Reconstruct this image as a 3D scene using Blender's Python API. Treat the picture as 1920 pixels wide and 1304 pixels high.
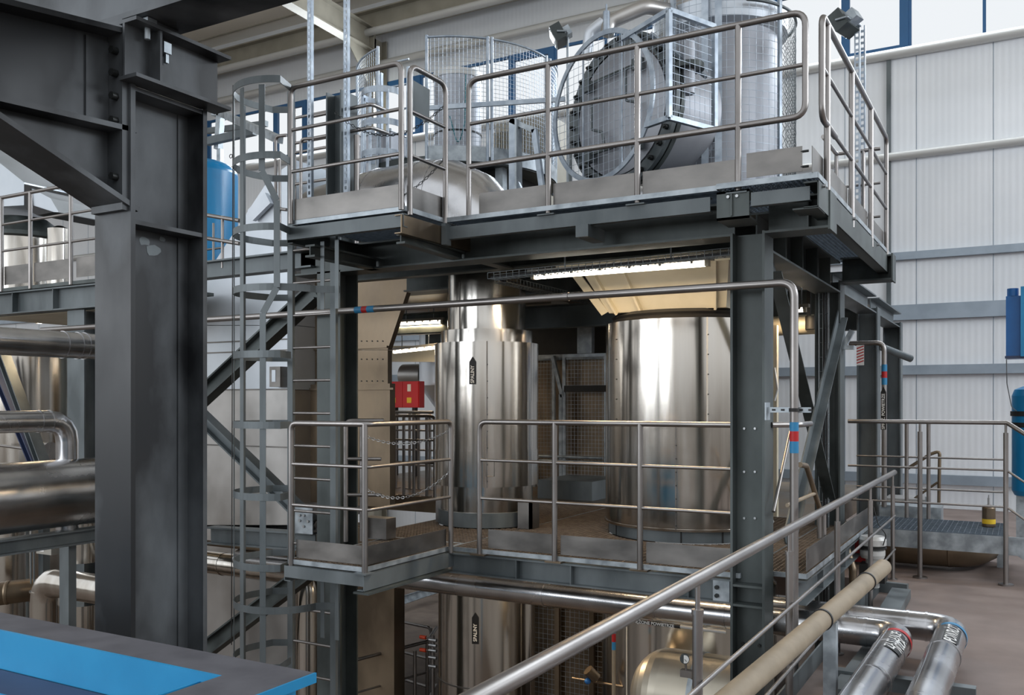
import bpy, bmesh, math, random
from mathutils import Vector, Matrix
random.seed(7)
PI = math.pi
SC = bpy.context.scene
for o in list(bpy.data.objects): bpy.data.objects.remove(o)

# ---------------------------------------------------------------- camera
FPX = 1700.0; TH = math.atan(960/1700); EYE = 1.8; V0 = 755.0
sT, cT = math.sin(TH), math.cos(TH)
cd = bpy.data.cameras.new('camera'); cam = bpy.data.objects.new('camera', cd)
SC.collection.objects.link(cam); SC.camera = cam
cam.location = (0, 0, EYE); cam.rotation_euler = (PI/2, 0, TH)
cd.sensor_width = 36; cd.lens = 36*FPX/1920; cd.shift_y = (V0-652)/1920
cd.clip_start = .05; cd.clip_end = 300

# ---------------------------------------------------------------- world, lights, exposure
W = bpy.data.worlds.new('sky'); SC.world = W; W.use_nodes = True
nt = W.node_tree; bg = nt.nodes['Background']
tc = nt.nodes.new('ShaderNodeTexCoord'); sp = nt.nodes.new('ShaderNodeSeparateXYZ')
rp = nt.nodes.new('ShaderNodeValToRGB')
nt.links.new(tc.outputs['Generated'], sp.inputs[0]); nt.links.new(sp.outputs['Z'], rp.inputs[0])
rp.color_ramp.elements[0].position = 0; rp.color_ramp.elements[0].color = (.20, .185, .17, 1)
rp.color_ramp.elements[1].position = .5; rp.color_ramp.elements[1].color = (.92, .96, 1, 1)
e = rp.color_ramp.elements.new(.04); e.color = (.95, .98, 1, 1)
nt.links.new(rp.outputs[0], bg.inputs[0]); bg.inputs[1].default_value = 1.12
SC.view_settings.view_transform = 'Standard'; SC.view_settings.look = 'None'
SC.view_settings.gamma = 1; SC.view_settings.use_curve_mapping = False
SC.view_settings.exposure = 0.06

def area(name, loc, rot, sx, sy, power, col):
    l = bpy.data.lights.new(name, 'AREA'); l.shape = 'RECTANGLE'; l.size = sx; l.size_y = sy
    l.energy = power; l.color = col
    o = bpy.data.objects.new(name, l); o.location = loc; o.rotation_euler = rot; SC.collection.objects.link(o)
    return o
# daylight at the back window band, plus two added fill lights
area('daylight_back_windows', (-6, 16.7, 8.6), (math.radians(-72), 0, 0), 22, 1.2, 1500, (.86, .93, 1))
area('added_front_fill', (-11, -8, 3.8), (math.radians(90), 0, math.radians(-32)), 14, 3.0, 850, (.90, .95, 1))  # added fill from the front left for the column faces, no window there
area('added_right_fill', (8.8, 10.5, 7.0), (math.radians(82), 0, math.radians(90)), 9, 2.5, 650, (.88, .94, 1))  # added fill grazing the back wall from an unseen side

# ---------------------------------------------------------------- materials
def s2l(c): return tuple(((x/255)/12.92 if x/255 <= .04045 else ((x/255+.055)/1.055)**2.4) for x in c)
def mat(name, col, col2=None, rough=.5, metal=0., scale=4., stretch=(1, 1, 1), bump=0., rvar=0., bscale=None, detail=5, lo=.35, hi=.65, emit=None, estr=0):
    m = bpy.data.materials.new(name); m.use_nodes = True; t = m.node_tree; n = t.nodes; b = n['Principled BSDF']
    b.inputs['Base Color'].default_value = (*s2l(col), 1); b.inputs['Roughness'].default_value = rough
    b.inputs['Metallic'].default_value = metal
    if emit: b.inputs['Emission Color'].default_value = (*s2l(emit), 1); b.inputs['Emission Strength'].default_value = estr
    if col2 or bump or rvar:
        g = n.new('ShaderNodeNewGeometry'); mp = n.new('ShaderNodeMapping'); mp.inputs['Scale'].default_value = stretch
        t.links.new(g.outputs['Position'], mp.inputs[0])
        nz = n.new('ShaderNodeTexNoise'); nz.inputs['Scale'].default_value = scale; nz.inputs['Detail'].default_value = detail
        t.links.new(mp.outputs[0], nz.inputs['Vector'])
        if col2:
            r = n.new('ShaderNodeValToRGB'); r.color_ramp.elements[0].position = lo; r.color_ramp.elements[1].position = hi
            r.color_ramp.elements[0].color = (*s2l(col), 1); r.color_ramp.elements[1].color = (*s2l(col2), 1)
            t.links.new(nz.outputs['Fac'], r.inputs[0]); t.links.new(r.outputs[0], b.inputs['Base Color'])
        if rvar:
            mr = n.new('ShaderNodeMapRange'); mr.inputs['From Min'].default_value = .3; mr.inputs['From Max'].default_value = .7
            mr.inputs['To Min'].default_value = rough-rvar; mr.inputs['To Max'].default_value = rough+rvar
            t.links.new(nz.outputs['Fac'], mr.inputs[0]); t.links.new(mr.outputs[0], b.inputs['Roughness'])
        if bump:
            bp = n.new('ShaderNodeBump'); bp.inputs['Strength'].default_value = bump; bp.inputs['Distance'].default_value = .02
            src = nz
            if bscale:
                src = n.new('ShaderNodeTexNoise'); src.inputs['Scale'].default_value = bscale; src.inputs['Detail'].default_value = 2
                t.links.new(mp.outputs[0], src.inputs['Vector'])
            t.links.new(src.outputs['Fac'], bp.inputs['Height']); t.links.new(bp.outputs[0], b.inputs['Normal'])
    return m
M = {}
M['dark_steel'] = mat('dark painted steel', (54, 60, 60), (92, 99, 99), .5, .35, 2.6, (1, 1, .5), .12, .1)
M['near_steel'] = mat('near column paint', (34, 36, 39), (98, 102, 106), .5, .3, 1.3, (1.3, 1.3, .7), .1, .12, detail=9, lo=.46, hi=.68)
M['mid_steel'] = mat('grey painted steel', (78, 85, 88), (112, 119, 122), .48, .35, 3, (1, 1, .4), .08, .1)
M['galv'] = mat('galvanised steel', (138, 146, 152), (178, 186, 192), .42, .6, 9, (1, 1, 1), .05, .1)
M['galv_bright'] = mat('bright galvanised guard', (146, 157, 170), (178, 188, 198), .42, .6, 9)
M['rail'] = mat('brushed stainless tube', (138, 134, 132), (160, 156, 154), .36, .95, 2, (1, 1, 1))
M['toe'] = mat('brushed stainless plate', (108, 106, 104), (136, 133, 130), .38, .9, 2.5, (1, 1, 2), .06, .08)
M['shell'] = mat('polished sheet cladding', (186, 180, 172), (206, 202, 196), .17, 1., 3, (2.2, 2.2, .16), .38, .05, bscale=1.8)
M['clad'] = mat('aluminium pipe cladding', (176, 176, 178), (200, 200, 202), .26, 1., 3, (1, 1, 1), .08, .05)
M['dull_clad'] = mat('dull sheet cladding', (168, 166, 164), (192, 190, 188), .36, .9, 1.5, (1, 1, 1), .25, .08, bscale=1.6)
M['white_clad'] = mat('pale sheet cladding', (196, 204, 212), (214, 220, 228), .4, .6, 1.2, (1, 1, 1), .2, .08, bscale=1.2)
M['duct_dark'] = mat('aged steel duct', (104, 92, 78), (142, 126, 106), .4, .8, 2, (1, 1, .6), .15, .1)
M['matte_clad'] = mat('matte grey cladding', (150, 153, 160), (172, 175, 182), .5, .55, 2, (1, 1, .5), .06, .05)
M['warm_clad'] = mat('satin vessel steel', (186, 178, 162), (202, 194, 178), .36, .75, 2, (1, 1, 1), .03, .04)
M['cream'] = mat('cream painted hopper', (196, 188, 166), (208, 200, 180), .5, .1, 3)
M['beige'] = mat('beige pipe wrap', (134, 121, 102), (150, 136, 116), .62, 0, 8, bump=.05)
M['blue'] = mat('blue painted steel', (24, 126, 176), (34, 138, 188), .42, .0, 3, bump=.04)
M['blue_tank'] = mat('glossy blue tank', (0, 112, 164), (4, 124, 178), .28, .0, 2)
M['blue_box'] = mat('deep blue paint', (20, 88, 150), (28, 98, 164), .4, .0, 3)
M['navy'] = mat('dark blue girder edge', (44, 54, 82), (54, 64, 94), .45, .1, 3)
M['grey_top'] = mat('grey dusty girder top', (74, 74, 80), (88, 88, 94), .6, .0, 7, bump=.05)
M['red'] = mat('red cabinet paint', (178, 16, 20), None, .4)
M['redband'] = mat('red band', (176, 22, 26), None, .45)
M['blueband'] = mat('blue band', (40, 124, 170), None, .45)
M['orange'] = mat('orange handle', (216, 72, 36), None, .45)
M['yellow'] = mat('yellow sticker', (214, 180, 36), None, .5)
M['black'] = mat('black label', (10, 10, 11), None, .5)
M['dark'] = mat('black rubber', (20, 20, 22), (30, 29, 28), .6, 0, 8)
M['white'] = mat('white lettering', (222, 222, 220), None, .5)
M['grate'] = mat('dusty warm-lit grating', (96, 84, 72), (122, 108, 94), .6, .3, 20)  # brown holds both the dust and the warm lamp light
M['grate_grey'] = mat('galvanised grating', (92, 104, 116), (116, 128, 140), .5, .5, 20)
M['bolt'] = mat('zinc bolt', (176, 178, 180), None, .35, .9)
M['bolt_dark'] = mat('dark bolt', (50, 52, 52), None, .45, .6)
M['lens'] = mat('lamp diffuser', (255, 250, 240), None, .4, emit=(255, 244, 226), estr=9)
M['lamp_body'] = mat('lamp housing', (150, 146, 138), None, .5)
M['cable'] = mat('black cable', (24, 24, 26), None, .5)
M['teal'] = mat('teal hose', (20, 110, 120), None, .4)
M['floor'] = mat('dusty brown floor', (110, 96, 90), (130, 116, 110), .75, 0, 1.6, bump=.05, detail=8)
M['lowfloor'] = mat('dusty lower floor', (92, 78, 68), (112, 98, 86), .7, 0, 3, bump=.05)
M['roof'] = mat('pale roof sheet', (226, 220, 208), (230, 224, 214), .6, 0, 1)
M['purlin'] = mat('beige roof steel', (140, 136, 124), (156, 151, 138), .5, .1, 2)
M['tubewhite'] = mat('light roof tube', (190, 190, 188), None, .4, .2)
M['girt'] = mat('blue grey wall rail', (146, 158, 170), (160, 172, 184), .45, .3, 3)
M['winframe'] = mat('blue window frame', (48, 96, 142), None, .4)
M['screen'] = mat('dark cavity', (24, 22, 20), None, .8)
def glassmat():
    m = bpy.data.materials.new('window glass'); m.use_nodes = True; b = m.node_tree.nodes['Principled BSDF']
    b.inputs['Transmission Weight'].default_value = 1; b.inputs['Roughness'].default_value = 0; b.inputs['IOR'].default_value = 1.05
    return m
M['glass'] = glassmat()
def wallmat():
    m = mat('sandwich wall panel', (222, 226, 231), (232, 235, 239), .5, .0, .6)
    t = m.node_tree; n = t.nodes; b = n['Principled BSDF']
    g = n.new('ShaderNodeNewGeometry'); s = n.new('ShaderNodeSeparateXYZ'); t.links.new(g.outputs['Position'], s.inputs[0])
    w = n.new('ShaderNodeMath'); w.operation = 'MULTIPLY'; w.inputs[1].default_value = 2*PI/.1
    t.links.new(s.outputs['X'], w.inputs[0]); q = n.new('ShaderNodeMath'); q.operation = 'SINE'; t.links.new(w.outputs[0], q.inputs[0])
    bp = n.new('ShaderNodeBump'); bp.inputs['Strength'].default_value = .25; bp.inputs['Distance'].default_value = .004
    t.links.new(q.outputs[0], bp.inputs['Height']); t.links.new(bp.outputs[0], b.inputs['Normal'])
    return m
M['wall'] = wallmat()

# ---------------------------------------------------------------- geometry helpers
def V(*a): return Vector(a)
def at(u, v, X=None, Y=None, Z=None, D=None):
    a = (u-960)/FPX; r = Vector((-sT+a*cT, cT+a*sT, -(v-V0)/FPX))
    if D is None:
        D = X/r.x if X is not None else (Y/r.y if Y is not None else (Z-EYE)/r.z)
    return Vector((0, 0, EYE)) + r*D

class G:
    def __init__(s): s.v = []; s.f = []; s.sm = []
    def add(s, vs, fs, smooth=False):
        o = len(s.v); s.v += [tuple(p) for p in vs]
        for f in fs: s.f.append([i+o for i in f]); s.sm.append(smooth)
        return s
    def box(s, x0, x1, y0, y1, z0, z1):
        return s.add([(x0,y0,z0),(x1,y0,z0),(x1,y1,z0),(x0,y1,z0),(x0,y0,z1),(x1,y0,z1),(x1,y1,z1),(x0,y1,z1)],
                     [(0,3,2,1),(4,5,6,7),(0,1,5,4),(1,2,6,5),(2,3,7,6),(3,0,4,7)])
    def bar(s, p, q, w, h, side=None, off=(0, 0)):
        """oriented box; w along 'side', h along the third direction"""
        p = Vector(p); q = Vector(q); d = (q-p).normalized()
        if side is None: side = Vector((0,0,1)).cross(d) if abs(d.z) < .99 else Vector((1,0,0))
        side = Vector(side); side = (side - d*side.dot(d)).normalized(); up = d.cross(side).normalized()
        c = side*off[0] + up*off[1]; vs = []
        for e in (p, q):
            for a, b in ((-1,-1),(1,-1),(1,1),(-1,1)): vs.append(e + c + side*(a*w/2) + up*(b*h/2))
        return s.add(vs, [(3,2,1,0),(4,5,6,7),(0,1,5,4),(1,2,6,5),(2,3,7,6),(3,0,4,7)])
    def ibeam(s, p, q, h, b, side, tw=.01, tf=.016, ends=0):
        """flanges are b wide along side and lie h apart along the third direction"""
        s.bar(p, q, tw, h-2*tf, side)
        s.bar(p, q, b, tf, side, (0, h/2-tf/2)); s.bar(p, q, b, tf, side, (0, -h/2+tf/2))
        return s
    def channel(s, p, q, h, b, side, t=.01, sign=1):
        s.bar(p, q, t, h, side, (0, 0))
        s.bar(p, q, b, t, side, (sign*b/2, h/2-t/2)); s.bar(p, q, b, t, side, (sign*b/2, -h/2+t/2))
        return s
    def sweep(s, pts, r, seg=10, cap=True, radii=None):
        pts = [Vector(p) for p in pts]; n = len(pts); vs = []; prev = None
        for i, p in enumerate(pts):
            d = (pts[min(i+1,n-1)]-pts[max(i-1,0)]).normalized()
            if prev is None:
                a = d.orthogonal().normalized()
            else:
                a = (prev - d*prev.dot(d)).normalized()
            prev = a; b = d.cross(a); rr = radii[i] if radii else r
            for k in range(seg):
                t = 2*PI*k/seg; vs.append(p + a*(rr*math.cos(t)) + b*(rr*math.sin(t)))
        fs = []
        for i in range(n-1):
            for k in range(seg):
                j = (k+1) % seg; fs.append((i*seg+k, i*seg+j, (i+1)*seg+j, (i+1)*seg+k))
        s.add(vs, fs, seg > 5)
        if cap:
            s.add(vs[:seg], [tuple(range(seg))[::-1]]); s.add(vs[-seg:], [tuple(range(seg))])
        return s
    def tube(s, pts, r, bend=0., seg=10, nb=6):
        pts = [Vector(p) for p in pts]
        if bend > 0:
            out = [pts[0]]
            for i in range(1, len(pts)-1):
                a, b, c = pts[i-1], pts[i], pts[i+1]
                d1 = (a-b); d2 = (c-b); ang = d1.angle(d2)
                L = min(bend/math.tan(ang/2) if ang > .01 else 0, d1.length*.49, d2.length*.49)
                p1 = b + d1.normalized()*L; p2 = b + d2.normalized()*L
                for k in range(nb+1):
                    t = k/nb; out.append(p1*(1-t)**2 + b*2*t*(1-t) + p2*t*t)
            out.append(pts[-1]); pts = out
        return s.sweep(pts, r, seg)
    def cyl(s, p, q, r, seg=24, r2=None):
        return s.sweep([p, q], r, seg, True, [r, r if r2 is None else r2])
    def lathe(s, c, prof, seg=64, a0=0, a1=2*PI, axis=None):
        """prof: list of (radius, height) about c; axis default +Z"""
        c = Vector(c); ax = Vector(axis or (0,0,1)).normalized()
        if abs(ax.z) > .99: e1, e2 = Vector((1,0,0)), Vector((0,1,0))
        else: e1 = Vector((0,0,1)); e2 = ax.cross(e1).normalized()
        full = abs(a1-a0-2*PI) < 1e-6; m = seg if full else seg+1
        n = len(prof)
        # each profile segment gets its own vertices: crisp rims, smooth round the axis
        for i in range(n-1):
            vs = []
            for (r, h) in (prof[i], prof[i+1]):
                for k in range(m):
                    t = a0+(a1-a0)*k/seg; vs.append(c + ax*h + (e1*math.cos(t)+e2*math.sin(t))*r)
            fs = []
            for k in range(seg):
                j = (k+1) % m; fs.append((k, j, m+j, m+k))
            s.add(vs, fs, True)
        return s
    def prism(s, poly, ext):
        ext = Vector(ext); n = len(poly); a = [Vector(p) for p in poly]; b = [p+ext for p in a]
        s.add(a+b, [tuple(range(n))[::-1], tuple(range(n, 2*n))] + [(i, (i+1) % n, n+(i+1) % n, n+i) for i in range(n)])
        return s
    def bolt(s, p, d, r=.012, h=.01):
        p = Vector(p); d = Vector(d).normalized(); s.sweep([p, p+d*h], r, 6); return s
    def torus(s, c, ax, R, r, seg=40, rs=8, a0=0, a1=2*PI):
        c = Vector(c); ax = Vector(ax).normalized(); e1 = ax.orthogonal().normalized() if abs(ax.z) > .99 else Vector((0,0,1)); e2 = ax.cross(e1)
        pts = [c + (e1*math.cos(a0+(a1-a0)*k/seg) + e2*math.sin(a0+(a1-a0)*k/seg))*R for k in range(seg+1)]
        return s.sweep(pts, r, rs)
    def flatring(s, c, ax, R, w, t, seg=64):
        """rectangular section ring: w radial width, t thickness along ax"""
        return s.lathe(c, [(R-w/2,-t/2),(R+w/2,-t/2),(R+w/2,t/2),(R-w/2,t/2),(R-w/2,-t/2)], seg, axis=ax)

def link(name, g, m, parent=None):
    me = bpy.data.meshes.new(name); me.from_pydata(g.v, [], g.f); me.polygons.foreach_set('use_smooth', g.sm)
    me.update(); bmn = bmesh.new(); bmn.from_mesh(me)
    bmesh.ops.recalc_face_normals(bmn, faces=bmn.faces); bmn.to_mesh(me); bmn.free()
    me.materials.append(M[m]); o = bpy.data.objects.new(name, me); SC.collection.objects.link(o)
    if parent is not None: o.parent = parent
    return o
def part(t, name, g, m, label=None):
    o = link(name, g, m, t)
    if label: o['label'] = label
    return o
def thing(name, label, cat, group=None):
    o = bpy.data.objects.new(name, None); SC.collection.objects.link(o); o.empty_display_size = .1
    o['label'] = label; o['category'] = cat
    if group: o['group'] = group
    return o
def solo(name, g, m, label, cat, group=None):
    o = link(name, g, m); o['label'] = label; o['category'] = cat
    if group: o['group'] = group
    return o
def struct(name, g, m, parent=None):
    o = link(name, g, m, parent)
    if parent is None: o['kind'] = 'structure'
    return o
X_, Y_, Z_ = Vector((1,0,0)), Vector((0,1,0)), Vector((0,0,1))

def text_geo(body, size, fn, bold=.0):
    """font outline as mesh; fn maps (x, y) of the lettering to a point in space"""
    cu = bpy.data.curves.new('lettering', 'FONT'); cu.body = body; cu.size = size; cu.offset = bold
    cu.align_x = 'CENTER'; cu.align_y = 'CENTER'
    o = bpy.data.objects.new('lettering', cu); SC.collection.objects.link(o)
    dg = bpy.context.evaluated_depsgraph_get(); me = bpy.data.meshes.new_from_object(o.evaluated_get(dg))
    g = G(); g.add([fn(v.co.x, v.co.y) for v in me.vertices], [tuple(p.vertices) for p in me.polygons])
    bpy.data.objects.remove(o); bpy.data.meshes.remove(me); bpy.data.curves.remove(cu)
    return g

def wires(fnl, n0, n1, r=.0022):
    """fnl: list of polylines -> thin square wires in one mesh"""
    g = G()
    for pl in fnl: g.sweep(pl, r, 4, False)
    return g
def mesh_rect(o, a, b, su=.05, sv=.05, r=.002):
    o = Vector(o); a = Vector(a); b = Vector(b); L = []
    n = max(1, round(a.length/su)); m = max(1, round(b.length/sv))
    for i in range(n+1): L.append([o+a*(i/n), o+a*(i/n)+b])
    for j in range(m+1): L.append([o+b*(j/m), o+b*(j/m)+a])
    return wires(L, 0, 0, r)
def mesh_curve(c, R, a0, a1, z0, z1, su=.05, sv=.05, r=.002, diag=False):
    c = Vector(c); L = []; n = max(2, round(R*abs(a1-a0)/su)); m = max(1, round((z1-z0)/sv))
    P = lambda t, z: Vector((c.x+R*math.cos(t), c.y+R*math.sin(t), z))
    if not diag:
        for i in range(n+1): t = a0+(a1-a0)*i/n; L.append([P(t, z0), P(t, z1)])
        for j in range(m+1): L.append([P(a0+(a1-a0)*i/24, z0+(z1-z0)*j/m) for i in range(25)])
    else:
        k = (z1-z0)/ (R*abs(a1-a0)) ; H = z1-z0; A = a1-a0
        for i in range(-m, n+1):
            for sg in (1, -1):
                pl = []
                for j in range(21):
                    z = H*j/20; t = (i/n)*A + (A/abs(A))*z/R
                    if -1e-6 <= t/A <= 1+1e-6: pl.append(P(a0+t if sg > 0 else a1-t, z0+z))
                if len(pl) > 1: L.append(pl)
    return wires(L, 0, 0, r)

def railing(label, pts, z0, zt, mids, posts, r=.021, rm=.013, toe=None, group=None, bend=.09, drop=None, plate=True, m='rail', name='guard_railing', toe_side=1):
    """pts: plan polyline of the rail; posts: plan points; drop: (start,end) whether the top rail turns down at its ends"""
    t = thing(name, label, 'railing', group)
    P = [Vector((x, y, zt)) for x, y in pts]; top = list(P)
    if drop and drop[0]: top = [Vector((pts[0][0], pts[0][1], z0))] + top
    if drop and drop[1]: top = top + [Vector((pts[-1][0], pts[-1][1], z0))]
    part(t, 'top_rail', G().tube(top, r, bend), m)
    for mz in mids: part(t, 'mid_rail', G().tube([(x, y, mz) for x, y in pts], rm, bend*.6, 8), m)
    for x, y in posts:
        po = part(t, 'post', G().cyl((x, y, z0), (x, y, zt), r, 12), m)
        if plate:
            part(po, 'base_plate', G().box(x-.06, x+.06, y-.04, y+.04, z0-.001, z0+.008), m)
    if toe:
        for (a, b) in toe:
            part(t, 'toe_board', G().bar((a[0], a[1], (a[2]+a[3])/2), (b[0], b[1], (a[2]+a[3])/2), .004, a[3]-a[2]), 'toe')
    return t
def grating(name, x0, x1, y0, y1, zt, m, label, along='X', step=.034, h=.028, cross=.05, group=None, frame=True, hole=None):
    t = thing(name, label, 'grating', group); g = G()
    def okx(x, y): return not (hole and any((x-hx)**2+(y-hy)**2 < hr*hr for hx, hy, hr in hole))
    def seg(p0, p1, fixed, ax, w, zz0, zz1):
        # split a bar where a round hole is
        cuts = [(p0, p1)]
        for hx, hy, hr in (hole or []):
            new = []
            for a, b in cuts:
                c0, cf = (hx, hy) if ax == 'X' else (hy, hx)
                d = hr*hr-(fixed-cf)**2
                if d <= 0: new.append((a, b)); continue
                s = math.sqrt(d)
                if c0-s > a: new.append((a, min(b, c0-s)))
                if c0+s < b: new.append((max(a, c0+s), b))
            cuts = [c for c in new if c[1]-c[0] > .01]
        for a, b in cuts:
            if ax == 'X': g.box(a, b, fixed-w/2, fixed+w/2, zz0, zz1)
            else: g.box(fixed-w/2, fixed+w/2, a, b, zz0, zz1)
    ny = int((y1-y0)/(step if along == 'X' else cross)); nx = int((x1-x0)/(cross if along == 'X' else step))
    for i in range(ny+1): seg(x0, x1, y0+(y1-y0)*i/ny, 'X', .004, zt-h if along == 'X' else zt-h*.6, zt)
    for i in range(nx+1): seg(y0, y1, x0+(x1-x0)*i/nx, 'Y', .004, zt-h if along == 'Y' else zt-h*.6, zt-.001)
    part(t, 'grid', g, m)
    if frame:
        f = G()
        f.box(x0-.004, x1+.004, y0-.008, y0-.004+.004, zt-h-.006, zt+.002); f.box(x0-.004, x1+.004, y1-.001, y1+.004, zt-h-.006, zt+.002)
        f.box(x0-.008, x0, y0, y1, zt-h-.006, zt+.002); f.box(x1, x1+.008, y0, y1, zt-h-.006, zt+.002)
        part(t, 'edge_band', f, 'galv')
    return t
def chain(p, q, sag, label, m='bolt', r=.0028, L=.034):
    p = Vector(p); q = Vector(q); n = int((q-p).length*1.05/(L*.8)); g = G()
    P = lambda t: p.lerp(q, t) - Z_*(sag*4*t*(1-t))
    for i in range(n):
        a = P(i/n); b = P((i+1)/n); c = (a+b)/2; d = (b-a).normalized()
        sd = d.cross(Z_).normalized(); sd = sd if i % 2 else sd.cross(d)
        pts = [c + d*(math.cos(k*PI/4)*L/2) + sd*(math.sin(k*PI/4)*L*.3) for k in range(9)]
        g.sweep(pts, r, 5, False)
    return solo('safety_chain', g, m, label, 'chain')
def pipe_run(t, pts, r, m, bend, seams=(), seg=32, nb=10, rim=.004):
    part(t, 'pipe_body', G().tube(pts, r, bend, seg, nb), m)
    for (p, d) in seams:
        part(t, 'seam_band', G().lathe(p, [(r, -.012), (r+rim, -.012), (r+rim, .012), (r, .012)], seg, axis=d), m)

# ================================================================ the hall
WY = 17.0
def zat(v, u, Y=WY): return at(u, v, Y=Y).z
# wall with the window band cut out: lower sheet, upper strip
ZS = 7.86; ZT = 9.28; ZTOP = 10.3
struct('wall_back', G().box(-34, 9, WY, WY+.12, -2.3, ZS).box(-34, 9, WY, WY+.12, ZT, 11.2), 'wall')
# seams between the wall panels
sg = G()
for i in range(36):
    x = -33.2 + i*1.17
    sg.box(x-.006, x+.006, WY-.004, WY+.002, -2.2, ZS-.02)
struct('trim_1', sg, 'girt')
# round sill tube and the wall rails
def rail_x(n, v, h, d, m='girt', round_=False):
    z = zat(v, 1920); g = G()
    if round_: g.cyl((-33, WY-.09, z), (9, WY-.09, z), h/2, 12)
    else: g.channel((-33, WY-.10, z), (9, WY-.10, z), h, .09, Y_, .012)
    return struct('trim_%d' % n, g, m)
rail_x(2, 62, .17, .1, 'tubewhite', True)
rail_x(3, 266, .14, .1, 'tubewhite', True)
rail_x(4, 465, .13, .1)
rail_x(5, 577, .26, .1)
rail_x(6, 691, .16, .1)
rail_x(7, 905, .16, .1)
vt = G()
for x in (-2.05, -8.2, -14.3):
    vt.box(x-.035, x+.035, WY-.055, WY-.001, 0, zat(70, 1920))
struct('trim_8', vt, 'mid_steel')
# window band: blue frames and panes
wx = [-2.86+1.14*(i-27) for i in range(38)]
k = 0
for i in range(37):
    x0, x1 = wx[i]+.0, wx[i+1]
    k += 1
    f = G()
    if i % 3 == 0:
        for (a, b, c, d) in ((x0+.02, x0+.16, ZS, ZT), (x1-.16, x1-.02, ZS, ZT), (x0+.16, x1-.16, ZS, ZS+.14), (x0+.16, x1-.16, ZT-.14, ZT)):
            f.box(a, b, WY-.02, WY+.06, c, d)
    else:
        f.box(x0-.02, x0+.03, WY+.0, WY+.05, ZS, ZT); f.box(x0+.03, x1-.02, WY+.0, WY+.05, ZT-.06, ZT)
    w = struct('window_%d' % k, f, 'winframe')
    struct('pane', G().box(x0+.03, x1-.02, WY+.03, WY+.036, ZS, ZT-.06), 'glass', w)

# roof: sheet, purlins along the eave, rafters, hall columns
rf = G().box(-34, 9, 3.4, WY+.3, 11.2, 11.3)
struct('roof', rf, 'roof')
nrf = G()
for i in range(14):
    y = 3.5+i*1.0; nrf.box(-34, 9, y-.012, y+.012, 11.17, 11.2)
struct('trim_9', nrf, 'purlin')
def purlin(n, Y, z, h, b, lab):
    g = G().ibeam((-33, Y, z), (9, Y, z), h, b, Y_, .02, .03)
    return solo('roof_purlin', g, 'purlin', lab, 'beam')
purlin(0, 16.6, 10.55, .5, .3, 'deep beige eave beam running along the top of the wall above the windows')
purlin(1, 14.3, 10.98, .34, .2, 'beige roof purlin next in from the eave beam')
purlin(2, 11.6, 10.98, .34, .2, 'beige roof purlin above the mesh guarded stack')
purlin(3, 9.0, 10.98, .34, .2, 'beige roof purlin nearest the dark column')
for (Y, z, lab) in ((16.35, 10.22, 'pale round tube under the deep eave beam'), (16.75, 9.62, 'pale round tube directly above the window band'), (14.1, 10.78, 'pale round tube under the second roof purlin')):
    solo('roof_tube', G().cyl((-33, Y, z), (9, Y, z), .085, 12), 'tubewhite', lab, 'pipe')
for (x, lab) in ((-13.05, 'beige rafter meeting the wall column behind the perforated hangers'), (-19.3, 'beige rafter over the blue tank')):
    t = thing('roof_rafter', lab, 'beam')
    part(t, 'beam', G().ibeam((x, 3.5, 10.45), (x, WY-.3, 10.1), .55, .26, X_, .02, .03), 'purlin')
    part(t, 'knee_brace', G().prism([(x-.01, WY-.5, 9.9), (x-.01, WY-1.5, 10.0), (x-.01, WY-.5, 9.0)], (.02, 0, 0)), 'purlin')
for (x, lab) in ((-13.05, 'beige hall column on the back wall left of the mesh guarded stack'), (-19.3, 'beige hall column on the back wall behind the blue tank')):
    solo('hall_column', G().ibeam((x, WY-.3, -2.2), (x, WY-.3, 10.2), .5, .28, X_, .02, .03), 'purlin', lab, 'column')

# floor the camera stands on and the lower floor under the tower
FE = -1.22
struct('floor', G().box(FE, 8, -2, WY, -.25, 0).box(-2.6, FE, 9.8, WY, -.25, 0), 'floor')
struct('floor_lower', G().box(-34, FE, 1, WY, -2.4, -2.2), 'lowfloor')
struct('trim_10', G().bar((FE-.006, 3.5, -.02), (FE-.006, 9.8, -.02), .012, .3, X_), 'mid_steel')
struct('trim_11', G().bar((FE+.02, 6.9, .07), (FE+.02, 9.6, .07), .008, .16, X_), 'mid_steel')

# ================================================================ near dark column with its haunch, stub and crane girder
CX0, CX1, CY0, CY1 = -4.504, -4.204, 3.254, 3.78
cxm = (CX0+CX1)/2; cym = (CY0+CY1)/2
t = thing('main_column', 'tall dark steel H column in the left foreground with pale scuffs', 'column')
z0c, z1c = -2.2, 3.528
part(t, 'front_flange', G().box(CX0, CX1, CY0, CY0+.03, z0c, z1c), 'near_steel')
part(t, 'rear_flange', G().box(CX0, CX1, CY1-.03, CY1, z0c, z1c), 'near_steel')
part(t, 'web', G().box(cxm-.01, cxm+.01, CY0+.03, CY1-.03, z0c, z1c), 'near_steel')
s = G()
for z in (at(300, 425, X=CX1).z, z1c-.02):
    s.box(cxm+.01, CX1-.005, CY0+.03, CY1-.03, z-.012, z+.012); s.box(CX0+.005, cxm-.01, CY0+.03, CY1-.03, z-.012, z+.012)
part(t, 'stiffener', s, 'near_steel')
part(t, 'bonded_plate', G().box(cxm+.01, cxm+.020, CY1-.10, CY1-.03, z0c, 3.5), 'near_steel')

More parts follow.
